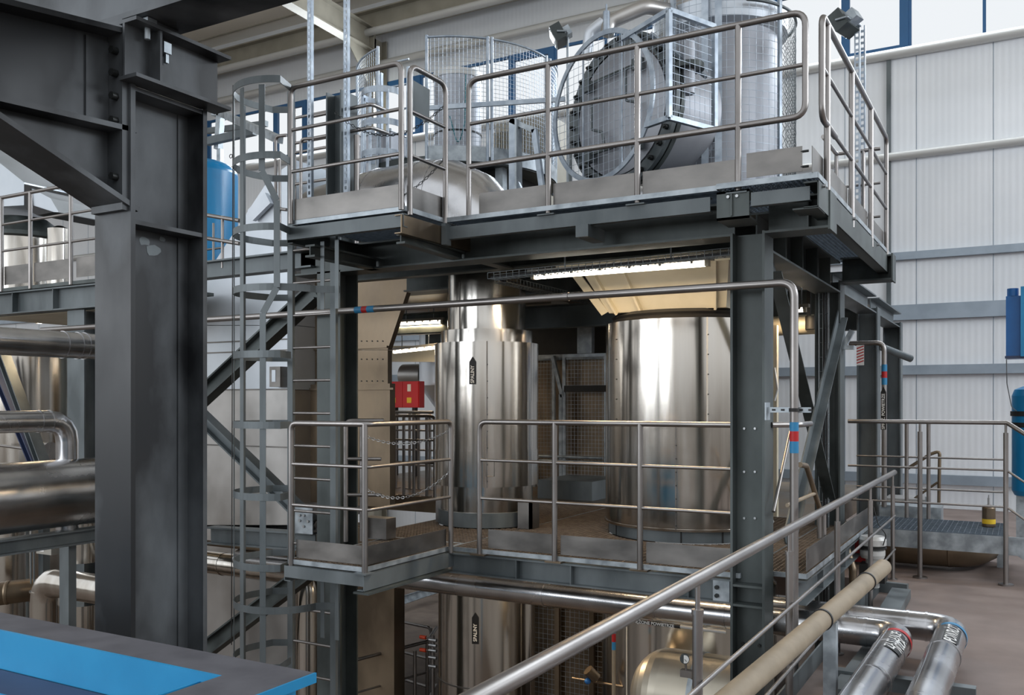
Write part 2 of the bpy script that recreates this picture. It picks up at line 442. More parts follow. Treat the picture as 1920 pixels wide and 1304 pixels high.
for j, (u, v, w, h) in enumerate(((270, 452, 16, 10), (287, 470, 20, 16), (304, 449, 8, 6))):
    p = at(u, v, X=cxm+.011); sw = .0028*w; sh = .0028*h; n = 9
    part(t, 'paint_chip', G().add([(cxm+.0112+.0006*j, p.y+sw*math.cos(i*2*PI/n)*(.7+.5*random.random()), p.z+sh*math.sin(i*2*PI/n)*(.6+.6*random.random())) for i in range(n)], [tuple(range(n))]), 'mid_steel')
t = thing('haunch_beam', 'dark bolted roof beam with sloping haunch reaching in from the top left', 'beam')
hx = cxm
def hp(u, v): p = at(u, v, X=hx); return (p.y, p.z)
A = [hp(-260, -45), hp(236, 74), hp(236, 252), hp(-260, 140)]
part(t, 'web', G().prism([(hx-.008, y, z) for y, z in A], (.016, 0, 0)), 'near_steel')
def flange(p, q, w=.26, th=.028): return G().bar((hx, *p), (hx, *q), w, th, X_)
part(t, 'top_flange', flange(hp(-260, -45), hp(236, 74)), 'near_steel')
part(t, 'bottom_flange', flange(hp(-260, 140), hp(228, 251)), 'near_steel')
Bq = [hp(-60, 215), hp(236, 256), hp(236, 400), hp(-60, 205)]
part(t, 'haunch_web', G().prism([(hx-.008, y, z) for y, z in [hp(-100, 176), hp(236, 256), hp(236, 402)]], (.016, 0, 0)), 'near_steel')
part(t, 'haunch_flange', flange(hp(-160, 140), hp(228, 398), .29), 'near_steel')
ey = CY0-.016
part(t, 'end_plate', G().box(hx-.13, hx+.13, ey-.022, CY0, hp(236, 405)[1], hp(236, 66)[1]+.02), 'near_steel')
for v in (99, 141, 184, 229, 334):
    z = at(219, v, X=hx+.07).z
    part(t, 'bolt', G().bolt((hx+.085, ey-.024, z), (0, -1, 0), .022, .035), 'bolt_dark')
part(t, 'splice_plate', G().box(hx+.008, hx+.02, ey-.16, ey-.024, at(219, 245, X=hx).z, at(219, 90, X=hx).z), 'near_steel')

t = thing('stub_beam', 'short dark bracket beam sitting on top of the foreground column', 'beam')
sx = -4.2; SY0, SY1 = 3.2, 3.86
part(t, 'bottom_flange', G().box(sx-.03, sx+.11, SY0, SY1, 3.53, 3.55), 'near_steel')
part(t, 'top_flange', G().box(sx-.03, sx+.11, SY0, SY1, 3.83, 3.85), 'near_steel')
part(t, 'web', G().box(sx+.0, sx+.016, SY0+.0, SY1-.02, 3.55, 3.83), 'near_steel')
part(t, 'stiffener', G().box(sx+.016, sx+.10, 3.36, 3.375, 3.55, 3.83), 'near_steel')
part(t, 'clamp', G().box(sx+.016, sx+.06, 3.42, 3.47, 3.74, 3.80).box(sx+.03, sx+.05, 3.44, 3.46, 3.69, 3.74), 'galv')
part(t, 'clamp', G().box(sx+.03, sx+.10, 3.28, 3.34, 3.85, 3.875).cyl((sx+.06, 3.31, 3.77), (sx+.06, 3.31, 3.9), .016, 10), 'galv')

t = thing('crane_girder', 'dark crane girder crossing above the foreground column', 'beam')
gy, gz = 3.39, 3.88
part(t, 'bottom_flange', G().box(-9, -1.2, gy-.15, gy+.15, gz, gz+.03), 'near_steel')
part(t, 'web', G().box(-9, -1.2, gy-.01, gy+.01, gz+.03, gz+.55), 'near_steel')
part(t, 'top_flange', G().box(-9, -1.2, gy-.15, gy+.15, gz+.55, gz+.58), 'near_steel')
part(t, 'packer', G().box(-4.28, -4.12, 3.3, 3.5, 3.851, 3.879), 'near_steel')
solo('service_beam', G().ibeam((-12, 4.7, at(240, -2, Y=4.7).z), (-3.4, 4.7, at(240, -2, Y=4.7).z), .16, .2, Y_, .012, .02), 'purlin', 'lighter beam behind the crane girder at the top left edge', 'beam')

# ================================================================ blue girder frame, bottom left
t = thing('girder_frame', 'bright blue steel girder frame with dusty grey top flanges, bottom left', 'girder')
bz = .90
def bp(u, v): p = at(u, v, Z=bz); return p
pA = bp(590, 1262); yb = pA.y; xr = pA.x          # far right corner of the top
yi = bp(180, 1218).y                               # inner edge of the far flange
xi = bp(402, 1272).x
g = G().box(-7.5, xr, yi, yb, bz-.025, bz)
part(t, 'top_flange', g, 'grey_top')
part(t, 'end_flange', G().box(xi, xr, yb-1.9, yi, bz-.025, bz), 'grey_top')
part(t, 'far_web', G().box(-7.5, xr-.06, yi+.10, yi+.115, bz-.62, bz-.025), 'blue')
part(t, 'far_lower_flange', G().box(-7.5, xr, yi-.12, yb-.04, bz-.645, bz-.62), 'blue')
part(t, 'end_web', G().box(xr-.08, xr-.065, yb-1.9, yb-.02, bz-.62, bz-.025), 'blue')
part(t, 'inner_lip', G().box(-7.5, xi, yi-.012, yi, bz-.15, bz), 'blue')
part(t, 'front_ledge', G().box(-7.5, xi+.05, yi-.20, yi-.02, bz-.165, bz-.15), 'navy')
part(t, 'ledge_edge', G().box(-7.5, xi+.05, yi-.215, yi-.20, bz-.185, bz-.145), 'blue')
part(t, 'gusset', G().box(xi-.10, xi-.088, yi-.2, yi-.012, bz-.22, bz-.03), 'blue')
part(t, 'flange_rim', G().box(xr, xr+.008, yb-1.9, yb, bz-.032, bz+.001), 'blue')
part(t, 'corner_plate', G().box(xi-.001, xi+.004, yi-.3, yi, bz-.2, bz-.026), 'navy')
for dz in (-.08, ):
    part(t, 'bolt', G().bolt((xi-.02, yi-.015, bz+dz), (0,-1,0), .012, .016), 'bolt')
part(t, 'support_leg', G().box(xr-.5, xr-.3, yb-.3, yb-.1, -2.2, bz-.645), 'blue')

# ================================================================ the tower frame
FY = 6.31; CW = .25
XR0, XR1 = -1.80, -1.56          # right column row
XL0, XL1 = -5.60, -5.33          # left column row
ZM = .54; ZU = 3.24              # the two deck levels
def hcol(name, label, x0, x1, y0, z0, z1, web='Y', m='dark_steel', dy=CW):
    """web 'Y': web faces the viewer, flanges square to X; web 'X': flanges square to Y"""
    t = thing(name, label, 'column'); xm, ym = (x0+x1)/2, y0+dy/2
    if web == 'Y':
        part(t, 'left_flange', G().box(x0, x0+.017, y0, y0+dy, z0, z1), m)
        part(t, 'right_flange', G().box(x1-.017, x1, y0, y0+dy, z0, z1), m)
        part(t, 'web', G().box(x0+.017, x1-.017, ym-.006, ym+.006, z0, z1), m)
    else:
        part(t, 'front_flange', G().box(x0, x1, y0, y0+.017, z0, z1), m)
        part(t, 'rear_flange', G().box(x0, x1, y0+dy-.017, y0+dy, z0, z1), m)
        part(t, 'web', G().box(xm-.006, xm+.006, y0+.017, y0+dy-.017, z0, z1), m)
    return t
c1 = hcol('steel_column', 'main grey steel column at the front right corner of the tower, bolts down its web', XR0, XR1, FY, -2.2, 2.99)
ym = FY+CW/2-.006
for v in (804, 885, 972):
    for u in (1396, 1416): part(c1, 'bolt', G().bolt(tuple(at(u, v, Y=ym)), (0,-1,0), .009, .012), 'bolt')
for (u, v) in ((1393, 1207), (1424, 1211), (1393, 1262)):
    part(c1, 'bolt', G().bolt(tuple(at(u, v, Y=ym)), (0,-1,0), .012, .014), 'bolt_dark')
for v in (1101, 1138):
    z = at(1400, v, Y=FY).z
    part(c1, 'stiffener', G().box(XR0+.017, XR1-.017, FY+.004, ym, z-.008, z+.008), 'dark_steel')
hcol('steel_column', 'second column of the right hand row, behind the vertical cable ladder', XR0, XR1, 9.27, -2.2, 2.99)
hcol('steel_column', 'third column of the right hand row, brownish with a vent pipe beside it', XR0, XR1, 11.85, -.0, 2.97, m='mid_steel')
hcol('steel_column', 'fourth and farthest column of the right hand row, bluish grey', XR0, XR1, 14.25, 0, 2.97, m='mid_steel')
c2 = hcol('steel_column', 'front left tower column standing behind the caged ladder', XL0, XL1, FY, -2.2, 2.99, 'X')
c3 = hcol('steel_column', 'rear left tower column deep in the shade behind the hopper', XL0, XL1, 9.27, -2.2, 2.99, 'X')
# column stub above the upper deck, seen behind the ladder head
hcol('steel_column', 'short column rising through the upper deck beside the left perforated strut', -6.14, -5.94, 7.05, 3.0, 4.93, m='mid_steel')

# main beams, upper level
bm_ = lambda lab, p, q, h, b, side, m='dark_steel', name='steel_beam': solo(name, G().ibeam(p, q, h, b, side), m, lab, 'beam')
bm_('long front beam under the upper deck, running left from the main column', (-5.9, FY+.12, 3.09), (XR0, FY+.12, 3.09), .24, .24, Y_)
t = thing('steel_beam', 'short overhanging beam to the right of the main column head', 'beam')
part(t, 'beam', G().ibeam((XR1, FY+.12, 3.09), (-1.14, FY+.12, 3.09), .24, .24, Y_), 'dark_steel')
part(t, 'end_plate', G().box(-1.14, -1.125, FY-.0, FY+.24, 2.96, 3.22), 'dark_steel')
part(t, 'stiffener', G().box(-1.28, -1.27, FY+.02, FY+.11, 2.99, 3.19), 'dark_steel')
t = thing('steel_beam', 'second overhanging beam farther back under the right edge of the upper deck', 'beam')
part(t, 'beam', G().ibeam((XR1, 9.39, 3.09), (-1.1, 9.39, 3.09), .24, .24, Y_), 'dark_steel')
part(t, 'end_plate', G().box(-1.1, -1.085, 9.27, 9.51, 2.96, 3.22), 'dark_steel')
t = thing('steel_beam', 'deep side beam under the upper deck running back from the main column', 'beam')
part(t, 'beam', G().ibeam((XR0+.12, FY+.25, 3.02), (XR0+.12, 9.27, 3.02), .30, .24, X_), 'dark_steel')
for y in (7.0, 7.6, 8.2, 8.8): part(t, 'stiffener', G().box(XR0+.13, XR1-.01, y, y+.012, 2.89, 3.15), 'dark_steel')
bm_('side beam continuing between the second and third columns', (XR0+.12, 9.52, 3.0), (XR0+.12, 11.85, 3.0), .22, .22, X_, 'mid_steel')
bm_('side beam between the third and fourth columns', (XR0+.12, 12.1, 3.0), (XR0+.12, 14.4, 3.0), .22, .22, X_, 'mid_steel')
# column head bracket, its end faces the viewer
t = thing('bracket_beam', 'stubby beam end with twin bolts facing the viewer on top of the main column', 'beam')
part(t, 'end_plate', G().box(XR0-.01, XR1-.03, 6.02, 6.035, 3.03, 3.22), 'dark_steel')
part(t, 'lower_flange', G().box(XR0-.01, XR1-.03, 6.02, FY, 3.03, 3.045), 'dark_steel')
part(t, 'upper_flange', G().box(XR0-.01, XR1-.03, 6.02, FY, 3.205, 3.22), 'dark_steel')
part(t, 'rib', G().box(XR0+.09, XR0+.1, 6.0, 6.02, 3.05, 3.2), 'dark_steel')
for x in (XR0+.07, XR0+.13): part(t, 'bolt', G().bolt((x, 6.02, 3.18), (0,-1,0), .011, .014), 'bolt')
# upper deck edge channels
t = thing('edge_channel', 'slim steel channel along the front edge of the upper deck', 'beam')
part(t, 'channel', G().channel((-4.0, 6.04, 3.15), (-1.86, 6.04, 3.15), .10, .05, Y_, .008), 'mid_steel')
p = at(1093, 432, Y=6.02)
part(t, 'hanger_box', G().box(p.x-.05, p.x+.05, 6.0, 6.3, p.z-.05, p.z+.04), 'mid_steel')
part(t, 'end_bracket', G().box(-4.02, -3.98, 5.98, 6.06, 3.05, 3.22), 'mid_steel')
t = thing('edge_channel', 'steel channel along the right edge of the upper deck', 'beam')
part(t, 'channel', G().channel((-1.14, 5.98, 3.13), (-1.14, 9.75, 3.13), .17, .09, X_, .01, -1), 'dark_steel')
part(t, 'lower_angle', G().box(-1.3, -1.14, 5.98, 6.2, 3.04, 3.05), 'dark_steel')
for y in (6.1, 7.3, 8.6, 9.6): part(t, 'bolt', G().bolt((-1.134, y, 3.2), (1,0,0), .012, .02), 'bolt')
t = thing('edge_channel', 'pale channel between column head and right corner under the upper deck grating', 'beam')
part(t, 'channel', G().channel((XR1-.02, 6.03, 3.15), (-1.2, 6.03, 3.15), .09, .05, Y_, .008), 'mid_steel')
# inner joists under the upper deck
for i, (y, lab, x1) in enumerate(((7.15, 'first', XR0), (8.1, 'second', -5.25), (9.0, 'third', -3.65))):
    bm_('%s cross joist under the upper deck counted from the front' % lab, (-5.9, y, 3.1), (x1, y, 3.1), .18, .12, Y_)
for (x, lab) in ((-4.0, 'left inner'), (-2.9, 'right inner')):
    pass
bm_('joist running back under the upper deck left of the long tube lamp', (-4.05, FY+.25, 3.06), (-4.05, 7.12, 3.06), .12, .1, X_)

# decks
HA = [(-4.745, 7.88, .49), (-2.743, 8.21, .74)]
grating('deck_grating', -4.02, XR0+.0, 6.04, 6.9, ZU+.03, 'grate_grey', 'upper deck grating strip along the front railing')
grating('deck_grating', -5.6, XR0+.0, 6.9, 9.75, ZU+.03, 'grate_grey', 'rear field of the upper deck grating under the vessels', step=.05, cross=.07, hole=[(-4.745, 7.88, .5)])
grating('deck_grating', XR0, -1.15, 6.0, 9.75, ZU+.03, 'grate_grey', 'right hand strip of upper deck grating with bluish underside', along='Y')
grating('deck_grating', -6.3, -5.62, 6.9, 7.7, ZU+.03, 'grate_grey', 'small grating patch behind the ladder head around the short column')
grating('deck_grating', -4.19, XR1-.2, 6.40, 9.75, ZM+.045, 'grate', 'brown dusty warm-lit grating of the middle deck under the cylinders', hole=HA)
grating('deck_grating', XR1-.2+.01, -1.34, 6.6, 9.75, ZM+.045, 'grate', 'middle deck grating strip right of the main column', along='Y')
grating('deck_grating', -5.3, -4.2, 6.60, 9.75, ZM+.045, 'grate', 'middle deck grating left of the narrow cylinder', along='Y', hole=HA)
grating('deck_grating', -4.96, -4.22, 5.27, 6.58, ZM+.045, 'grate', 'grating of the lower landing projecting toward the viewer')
grating('deck_grating', -5.16, -4.04, 5.52, 6.88, ZU+.03, 'grate_grey', 'grating of the upper landing at the ladder head')

# mid deck beams
t = thing('edge_beam', 'steel beam with web stiffeners along the front edge of the middle deck', 'beam')
part(t, 'beam', G().ibeam((-4.2, 6.42, ZM-.085), (XR0, 6.42, ZM-.085), .17, .12, Y_, .008, .012), 'mid_steel')
for u in (968, 1070, 1290):
    x = at(u, 1080, Y=6.38).x
    part(t, 'stiffener', G().box(x, x+.01, 6.365, 6.41, ZM-.16, ZM-.01), 'mid_steel')
part(t, 'splice_plate', G().box(XR0-.14, XR0-.02, 6.362, 6.372, ZM-.165, ZM-.01), 'galv')
for z in (ZM-.06, ZM-.12): part(t, 'bolt', G().bolt((XR0-.11, 6.362, z), (0,-1,0), .016, .02), 'bolt_dark')
t = thing('edge_beam', 'steel beam along the right edge of the middle deck behind the handrail', 'beam')
part(t, 'beam', G().ibeam((-1.39, 6.56, ZM-.085), (-1.39, 9.7, ZM-.085), .17, .12, X_, .008, .012), 'mid_steel')
for y in (7.2, 8.2, 9.1): part(t, 'stiffener', G().box(-1.38, -1.335, y, y+.01, ZM-.16, ZM-.01), 'mid_steel')
bm_('rear cross beam under the middle deck', (-5.3, 9.5, ZM-.1), (XR0, 9.5, ZM-.1), .2, .14, Y_)
t = thing('landing_frame', 'channel frame under the lower landing', 'beam')
part(t, 'front_channel', G().channel((-4.98, 5.24, ZM-.045), (-4.20, 5.24, ZM-.045), .09, .05, Y_, .007), 'mid_steel')
part(t, 'side_channel', G().channel((-4.19, 5.22, ZM-.06), (-4.19, 6.5, ZM-.06), .12, .06, X_, .007, -1), 'mid_steel')
part(t, 'side_channel', G().channel((-4.98, 5.24, ZM-.06), (-4.98, 6.5, ZM-.06), .12, .06, X_, .007), 'mid_steel')
part(t, 'lower_plate', G().box(-4.27, -4.13, 5.2, 6.3, ZM-.14, ZM-.125), 'dark_steel')
t = thing('landing_frame', 'channel frame under the upper landing with a brown side member', 'beam')
part(t, 'front_channel', G().channel((-5.18, 5.48, 3.16), (-4.02, 5.48, 3.16), .10, .05, Y_, .007), 'mid_steel')
part(t, 'side_channel', G().channel((-4.03, 5.46, 3.13), (-4.03, 6.5, 3.13), .14, .06, X_, .007, -1), 'duct_dark')
part(t, 'side_channel', G().channel((-5.18, 5.48, 3.14), (-5.18, 6.5, 3.14), .12, .06, X_, .007), 'dark_steel')
part(t, 'cantilever', G().ibeam((-5.0, 5.55, 3.02), (-5.0, 6.4, 3.02), .10, .1, X_), 'dark_steel')
part(t, 'cantilever', G().ibeam((-4.1, 5.55, 3.04), (-4.1, 6.4, 3.02), .08, .08, X_), 'dark_steel')

# braces between the left columns (behind the foreground column) and on the right side
def brace(lab, p, q, h, b, side, m='dark_steel', plate=None):
    t = thing('brace', lab, 'beam'); part(t, 'beam', G().ibeam(p, q, h, b, side), m)
    if plate:
        c, d = plate; part(t, 'gusset', G().bar(Vector(c)-Z_*.11, Vector(c)+Z_*.11, .012, .2, Vector(side)), 'mid_steel')
    return t
LY = FY+.12
def L(u, v): return at(u, v, Y=LY)
brace('dark diagonal brace rising to the right behind the ladder cage', L(330, 790), L(592, 548), .16, .14, Y_)
t = brace('grey diagonal brace falling to the right behind the ladder cage', L(330, 735), L(588, 985), .12, .12, Y_, 'mid_steel')
gp = L(583, 975); part(t, 'gusset', G().box(gp.x-.12, gp.x+.1, LY-.09, LY-.078, gp.z-.12, gp.z+.12), 'galv')
for a in range(5):
    part(t, 'bolt', G().bolt((gp.x-.05+.05*(a % 3), LY-.09, gp.z+.05-.05*(a//2)), (0,-1,0), .014, .014), 'bolt')
brace('dark lower brace rising to the right above the blue girder', L(330, 1262), L(592, 1062), .16, .14, Y_)
bm_('grey horizontal beam behind the ladder cage at the height of the lamp level', L(250, 523), L(592, 485), .17, .14, Y_, 'mid_steel')
bm_('grey horizontal beam behind the ladder cage level with the lower landing', L(396, 1003), L(592, 1016), .17, .14, Y_, 'mid_steel')
RX = XR0+.12
def R_(u, v): return at(u, v, X=RX)
def br2(lab, p, q, m, w=.09):
    t = thing('brace', lab, 'beam'); part(t, 'angle', G().bar(p, q, .012, w, X_).bar(p, q, w*.8, .012, X_, (.036, w/2)), m); return t
br2('dark angle brace falling back from the head of the main column', R_(1446, 500), R_(1550, 925), 'dark_steel', .13)
t = br2('lighter angle brace rising back toward the second column', R_(1446, 1010)+X_*.1, R_(1553, 590)+X_*.1, 'mid_steel', .10)
t = thing('brace', 'pale slanted tube brace low on the right side of the main column', 'beam')
part(t, 'tube', G().cyl(tuple(at(1450, 960, X=-1.5)), tuple(at(1484, 800, X=-1.5)), .012, 10), 'rail')

# ================================================================ railings
UZ0, UZT = ZU, ZU+1.10
m1, m2 = ZU+.47, ZU+.79
upm = [ZU+.42, ZU+.755]
def U(u, v=600): return at(u, v, Y=6.06)
xl = U(879).x; xr_ = U(1510).x
# upper front railing: the top rail turns down at the left to the deck, at the right into the lower mid rail
t = thing('guard_railing', 'long stainless railing with toe boards along the front of the upper deck', 'railing')
yy = 6.06
part(t, 'top_rail', G().tube([(xl, yy, ZU), (xl, yy, UZT), (xr_, yy, UZT), (xr_, yy, upm[0]), (xl, yy, upm[0])], .021, .09, 12), 'rail')
part(t, 'mid_rail', G().cyl((xl, yy, upm[1]), (xr_, yy, upm[1]), .014, 10), 'rail')
for u in (1028, 1195, 1384):
    x = U(u).x; po = part(t, 'post', G().cyl((x, yy, ZU-.02), (x, yy, UZT), .022, 12), 'rail')
    part(po, 'base_plate', G().box(x-.07, x+.07, yy-.05, yy+.05, ZU-.04, ZU-.03), 'mid_steel')
xs = [xl+.03, U(1028).x-.02, U(1195).x-.02, U(1384).x-.02]
for a, b in zip(xs, xs[1:]): part(t, 'toe_board', G().box(a+.05, b, yy+.024, yy+.028, ZU+.045, ZU+.205), 'toe')
tb = part(t, 'toe_board', G().box(xs[-1]+.07, XR1+.30, yy+.024, yy+.028, ZU+.07, ZU+.235), 'toe')
for dz in (.1, .2): part(tb, 'bolt', G().bolt((XR1+.29, yy+.03, ZU+dz), (1,0,0), .008, .05), 'bolt_dark')
# upper right side railing
sx_ = -1.15
t = thing('guard_railing', 'stainless railing running back along the right edge of the upper deck', 'railing')
def SY(u): return at(u, 600, X=sx_).y
y0, y1 = SY(1541), SY(1662)
part(t, 'top_rail', G().tube([(sx_, SY(1566), upm[0]), (sx_, y0, upm[0]), (sx_, y0, UZT), (sx_, y1, UZT), (sx_, y1, ZU-.05)], .021, .09, 12), 'rail')
for z in upm: part(t, 'mid_rail', G().cyl((sx_, SY(1566) if z == upm[0] else y0, z), (sx_, y1, z), .014, 10), 'rail')
for u in (1551, 1597, 1633): part(t, 'post', G().cyl((sx_, SY(u), ZU-.1), (sx_, SY(u), UZT), .022, 12), 'rail')
for a, b in ((5.98, SY(1597)-.04), (SY(1597)+.02, SY(1633)-.04), (SY(1633)+.02, y1)):
    part(t, 'toe_board', G().box(sx_-.03, sx_-.026, a, b, ZU+.03, ZU+.2), 'toe')
# small rear railing seen behind it
t = thing('guard_railing', 'small railing frame on the far right corner of the upper deck', 'railing')
pa, pb = at(1568, 300, Y=9.7), at(1636, 300, Y=9.7)
part(t, 'top_rail', G().tube([(pa.x, 9.0, UZT-.0), (pa.x, 9.7, UZT), (sx_-.1, 9.7, UZT)], .02, .07, 10), 'rail')
for z in upm: part(t, 'mid_rail', G().tube([(pa.x, 9.0, z), (pa.x, 9.7, z), (sx_-.1, 9.7, z)], .013, .05, 8), 'rail')
for x in (pa.x, (pa.x+sx_)/2): part(t, 'post', G().cyl((x, 9.7, ZU), (x, 9.7, UZT), .02, 10), 'rail')

# upper landing railings
LXl, LXr, LYf = -5.15, -4.02, 5.49
t = thing('guard_railing', 'stainless railing across the front of the upper landing', 'railing')
part(t, 'top_rail', G().tube([(LXl, LYf, ZU), (LXl, LYf, UZT), (LXr-.03, LYf, UZT), (LXr-.03, LYf, ZU)], .021, .07, 12), 'rail')
for z in upm: part(t, 'mid_rail', G().cyl((LXl, LYf, z), (LXr-.03, LYf, z), .014, 10), 'rail')
part(t, 'toe_board', G().box(LXl+.02, LXr-.04, LYf+.022, LYf+.026, ZU+.03, ZU+.2), 'toe')
t = thing('guard_railing', 'short stainless railing on the right side of the upper landing', 'railing')
part(t, 'top_rail', G().tube([(LXr, LYf+.07, ZU-.03), (LXr, LYf+.07, UZT), (LXr, 6.04, UZT), (LXr, 6.04, ZU-.03)], .021, .09, 12), 'rail')
for z in upm: part(t, 'mid_rail', G().cyl((LXr, LYf+.07, z), (LXr, 6.04, z), .014, 10), 'rail')
part(t, 'toe_board', G().box(LXr-.03, LXr-.026, LYf+.07, 6.04, ZU+.03, ZU+.2), 'toe')
part(t, 'sign_plate', G().bar(tuple(at(772, 182, X=LXr-.25)), tuple(at(805, 200, X=LXr-.25)), .006, .28, X_), 'mid_steel')

# middle deck railings
MZT = ZM+1.10; mm = [ZM+.47, ZM+.785]
def MD(u): return at(u, 900, Y=6.38).x
t = thing('guard_railing', 'stainless railing of the middle deck in front of the two cylinders', 'railing')
xa = MD(899)
part(t, 'top_rail', G().tube([(xa, 6.38, ZM), (xa, 6.38, MZT), (XR0-.0, 6.38, MZT)], .021, .07, 12), 'rail')
for z in mm: part(t, 'mid_rail', G().cyl((xa, 6.38, z), (XR0, 6.38, z), .013, 10), 'rail')
for u in (1040, 1200):
    x = MD(u); po = part(t, 'post', G().cyl((x, 6.38, ZM), (x, 6.38, MZT), .022, 12), 'rail')
    part(po, 'base_plate', G().box(x-.07, x+.07, 6.34, 6.43, ZM, ZM+.012), 'duct_dark')
part(t, 'base_plate', G().box(xa-.07, xa+.07, 6.34, 6.43, ZM, ZM+.012), 'duct_dark')
xs = [xa+.03, MD(1040), MD(1200), XR0-.0]
for a, b in zip(xs, xs[1:]): part(t, 'toe_board', G().box(a+.04, b-.01, 6.404, 6.408, ZM+.06, ZM+.215), 'toe')
t = thing('guard_railing', 'stainless corner railing around the lower landing', 'railing')
ax, bx_, fy = -4.93, -4.21, 5.26
part(t, 'top_rail', G().tube([(ax, fy, ZM), (ax, fy, MZT), (bx_+.03, fy, MZT), (bx_+.03, 6.36, MZT), (bx_+.03, 6.36, ZM)], .021, .06, 12), 'rail')
for z in mm: part(t, 'mid_rail', G().tube([(ax, fy, z), (bx_+.03, fy, z), (bx_+.03, 6.36, z)], .013, .05, 10), 'rail')
po = part(t, 'post', G().cyl((bx_, fy, ZM), (bx_, fy, MZT), .022, 12), 'rail')
part(po, 'base_plate', G().box(bx_-.07, bx_+.05, fy-.05, fy+.05, ZM, ZM+.01), 'mid_steel')
part(t, 'toe_board', G().box(ax+.03, bx_-.0, fy+.024, fy+.028, ZM+.06, ZM+.2), 'toe')
part(t, 'toe_board', G().box(bx_-.008, bx_-.004, fy+.024, 6.34, ZM+.06, ZM+.2), 'toe')
t = thing('guard_railing', 'narrow inner railing with stub rails beside the front left tower column', 'railing')
px = at(662, 900, Y=6.3).x
for dx in (0, .1): part(t, 'post', G().cyl((px+dx, 6.2+dx, ZM+.04), (px+dx, 6.2+dx, MZT-.03), .021, 12), 'rail')
part(t, 'top_rail', G().tube([(px, 6.2, ZM+.6), (px, 6.2, MZT), (px+.3, 6.35, MZT)], .02, .06, 10), 'rail')
for z in mm: part(t, 'mid_rail', G().cyl((px, 6.2, z-.02), (px+.28, 6.34, z-.02), .016, 10), 'rail')
part(t, 'corner_box', G().box(px+.05, px+.32, 6.36, 6.5, ZM+.06, ZM+.24), 'toe')
chain((px+.1, 6.3, MZT-.12), (bx_+.03, 6.36, MZT-.07), .10, 'upper steel chain hanging across the lower landing entrance')
chain((px+.1, 6.3, mm[0]+.05), (bx_+.03, 6.36, mm[0]+.22), .16, 'lower steel chain hanging across the lower landing entrance')
chain((-5.0, 5.85, UZT-.12), (LXr, 6.04, UZT-.16), .22, 'upper steel chain hanging across the upper landing', 'bolt_dark')
chain((-5.0, 5.85, upm[0]-.1), (LXr, 6.04, upm[0]+.1), .22, 'lower steel chain hanging across the upper landing', 'bolt_dark')
# right side mid deck rail (between column one and two), mostly behind the vertical pipe
t = thing('guard_railing', 'dark railing with bent end on the right edge of the middle deck', 'railing')
part(t, 'top_rail', G().tube([(XR1, 6.5, MZT), (-1.40, 6.7, MZT), (-1.40, 7.05, MZT)], .021, .06, 10), 'rail')
part(t, 'stair_rail', G().tube([tuple(at(1500, 872, X=-1.42)), tuple(at(1512, 874, X=-1.42)), tuple(at(1537, 955, X=-1.42)), tuple(at(1541, 1010, X=-1.42))], .02, .05, 10), 'duct_dark')
part(t, 'mid_rail', G().cyl(tuple(at(1476, 948, X=-1.42)), tuple(at(1527, 926, X=-1.42)), .014, 10), 'beige')
part(t, 'toe_board', G().box(-1.345, -1.34, 6.62, 9.6, ZM+.06, ZM+.22), 'toe')
for u in (1536, 1545): part(t, 'post', G().cyl(tuple(at(u, 962, X=-1.37)), tuple(at(u, 1010, X=-1.37)), .018, 10), 'rail')

# foreground handrail of the near floor
HX = -1.16; HZ = 1.08
t = thing('handrail', 'thick polished handrail running up diagonally through the foreground', 'railing')
part(t, 'top_rail', G().cyl((HX, 1.2, HZ), (HX, at(1677, 890, X=HX).y, HZ), .027, 20), 'rail')
for z in (HZ-.42, HZ-.76):
    part(t, 'mid_rail', G().cyl((HX+.03, 1.6, z), (HX+.03, at(1672, 1000, X=HX).y, z), .011, 10), 'rail')
for u in (1308, 1480, 1570, 1632, 1674):
    y = at(u, 1000, X=HX).y; zb = 0.0
    po = part(t, 'post', G().cyl((HX, y, 0), (HX, y, HZ-.13), .021, 14), 'rail')
    part(po, 'neck', G().cyl((HX, y, HZ-.14), (HX, y, HZ-.02), .011, 10), 'rail')
    part(po, 'base_ring', G().cyl((HX, y, 0), (HX, y, .012), .045, 18), 'rail')
    if u in (1308, 1480): part(po, 'collar', G().cyl((HX, y, HZ-.145), (HX, y, HZ-.125), .025, 14), 'rail')

# beige wrapped pipe leaning beside the handrail
t = thing('wrapped_pipe', 'beige wrapped pipe held by black rings in the right foreground', 'pipe')
w0 = at(1656, 1064, D=6.25); w1 = at(1330, 1345, D=3.75); wd = (w1-w0).normalized()
part(t, 'tube', G().cyl(w0, w1, .055, 28), 'beige')
for (u, v) in ((1624, 1092), (1541, 1162)):
    q = at(u, v, D=5); k = min(range(400), key=lambda i: (lambda P: abs(960+FPX*((P.x*cT+P.y*sT)/(-P.x*sT+P.y*cT))-u))(w0.lerp(w1, i/400)))
    c = w0.lerp(w1, k/400); part(t, 'clamp_ring', G().lathe(c, [(.055,-.008),(.061,-.008),(.061,.008),(.055,.008)], 28, axis=wd), 'cable')
p = w0.lerp(w1, .42)
solo('support_post', G().bar((p.x, p.y, 0), (p.x, p.y, p.z-.055), .07, .07, X_), 'galv', 'square galvanised post carrying the beige wrapped pipe', 'post')

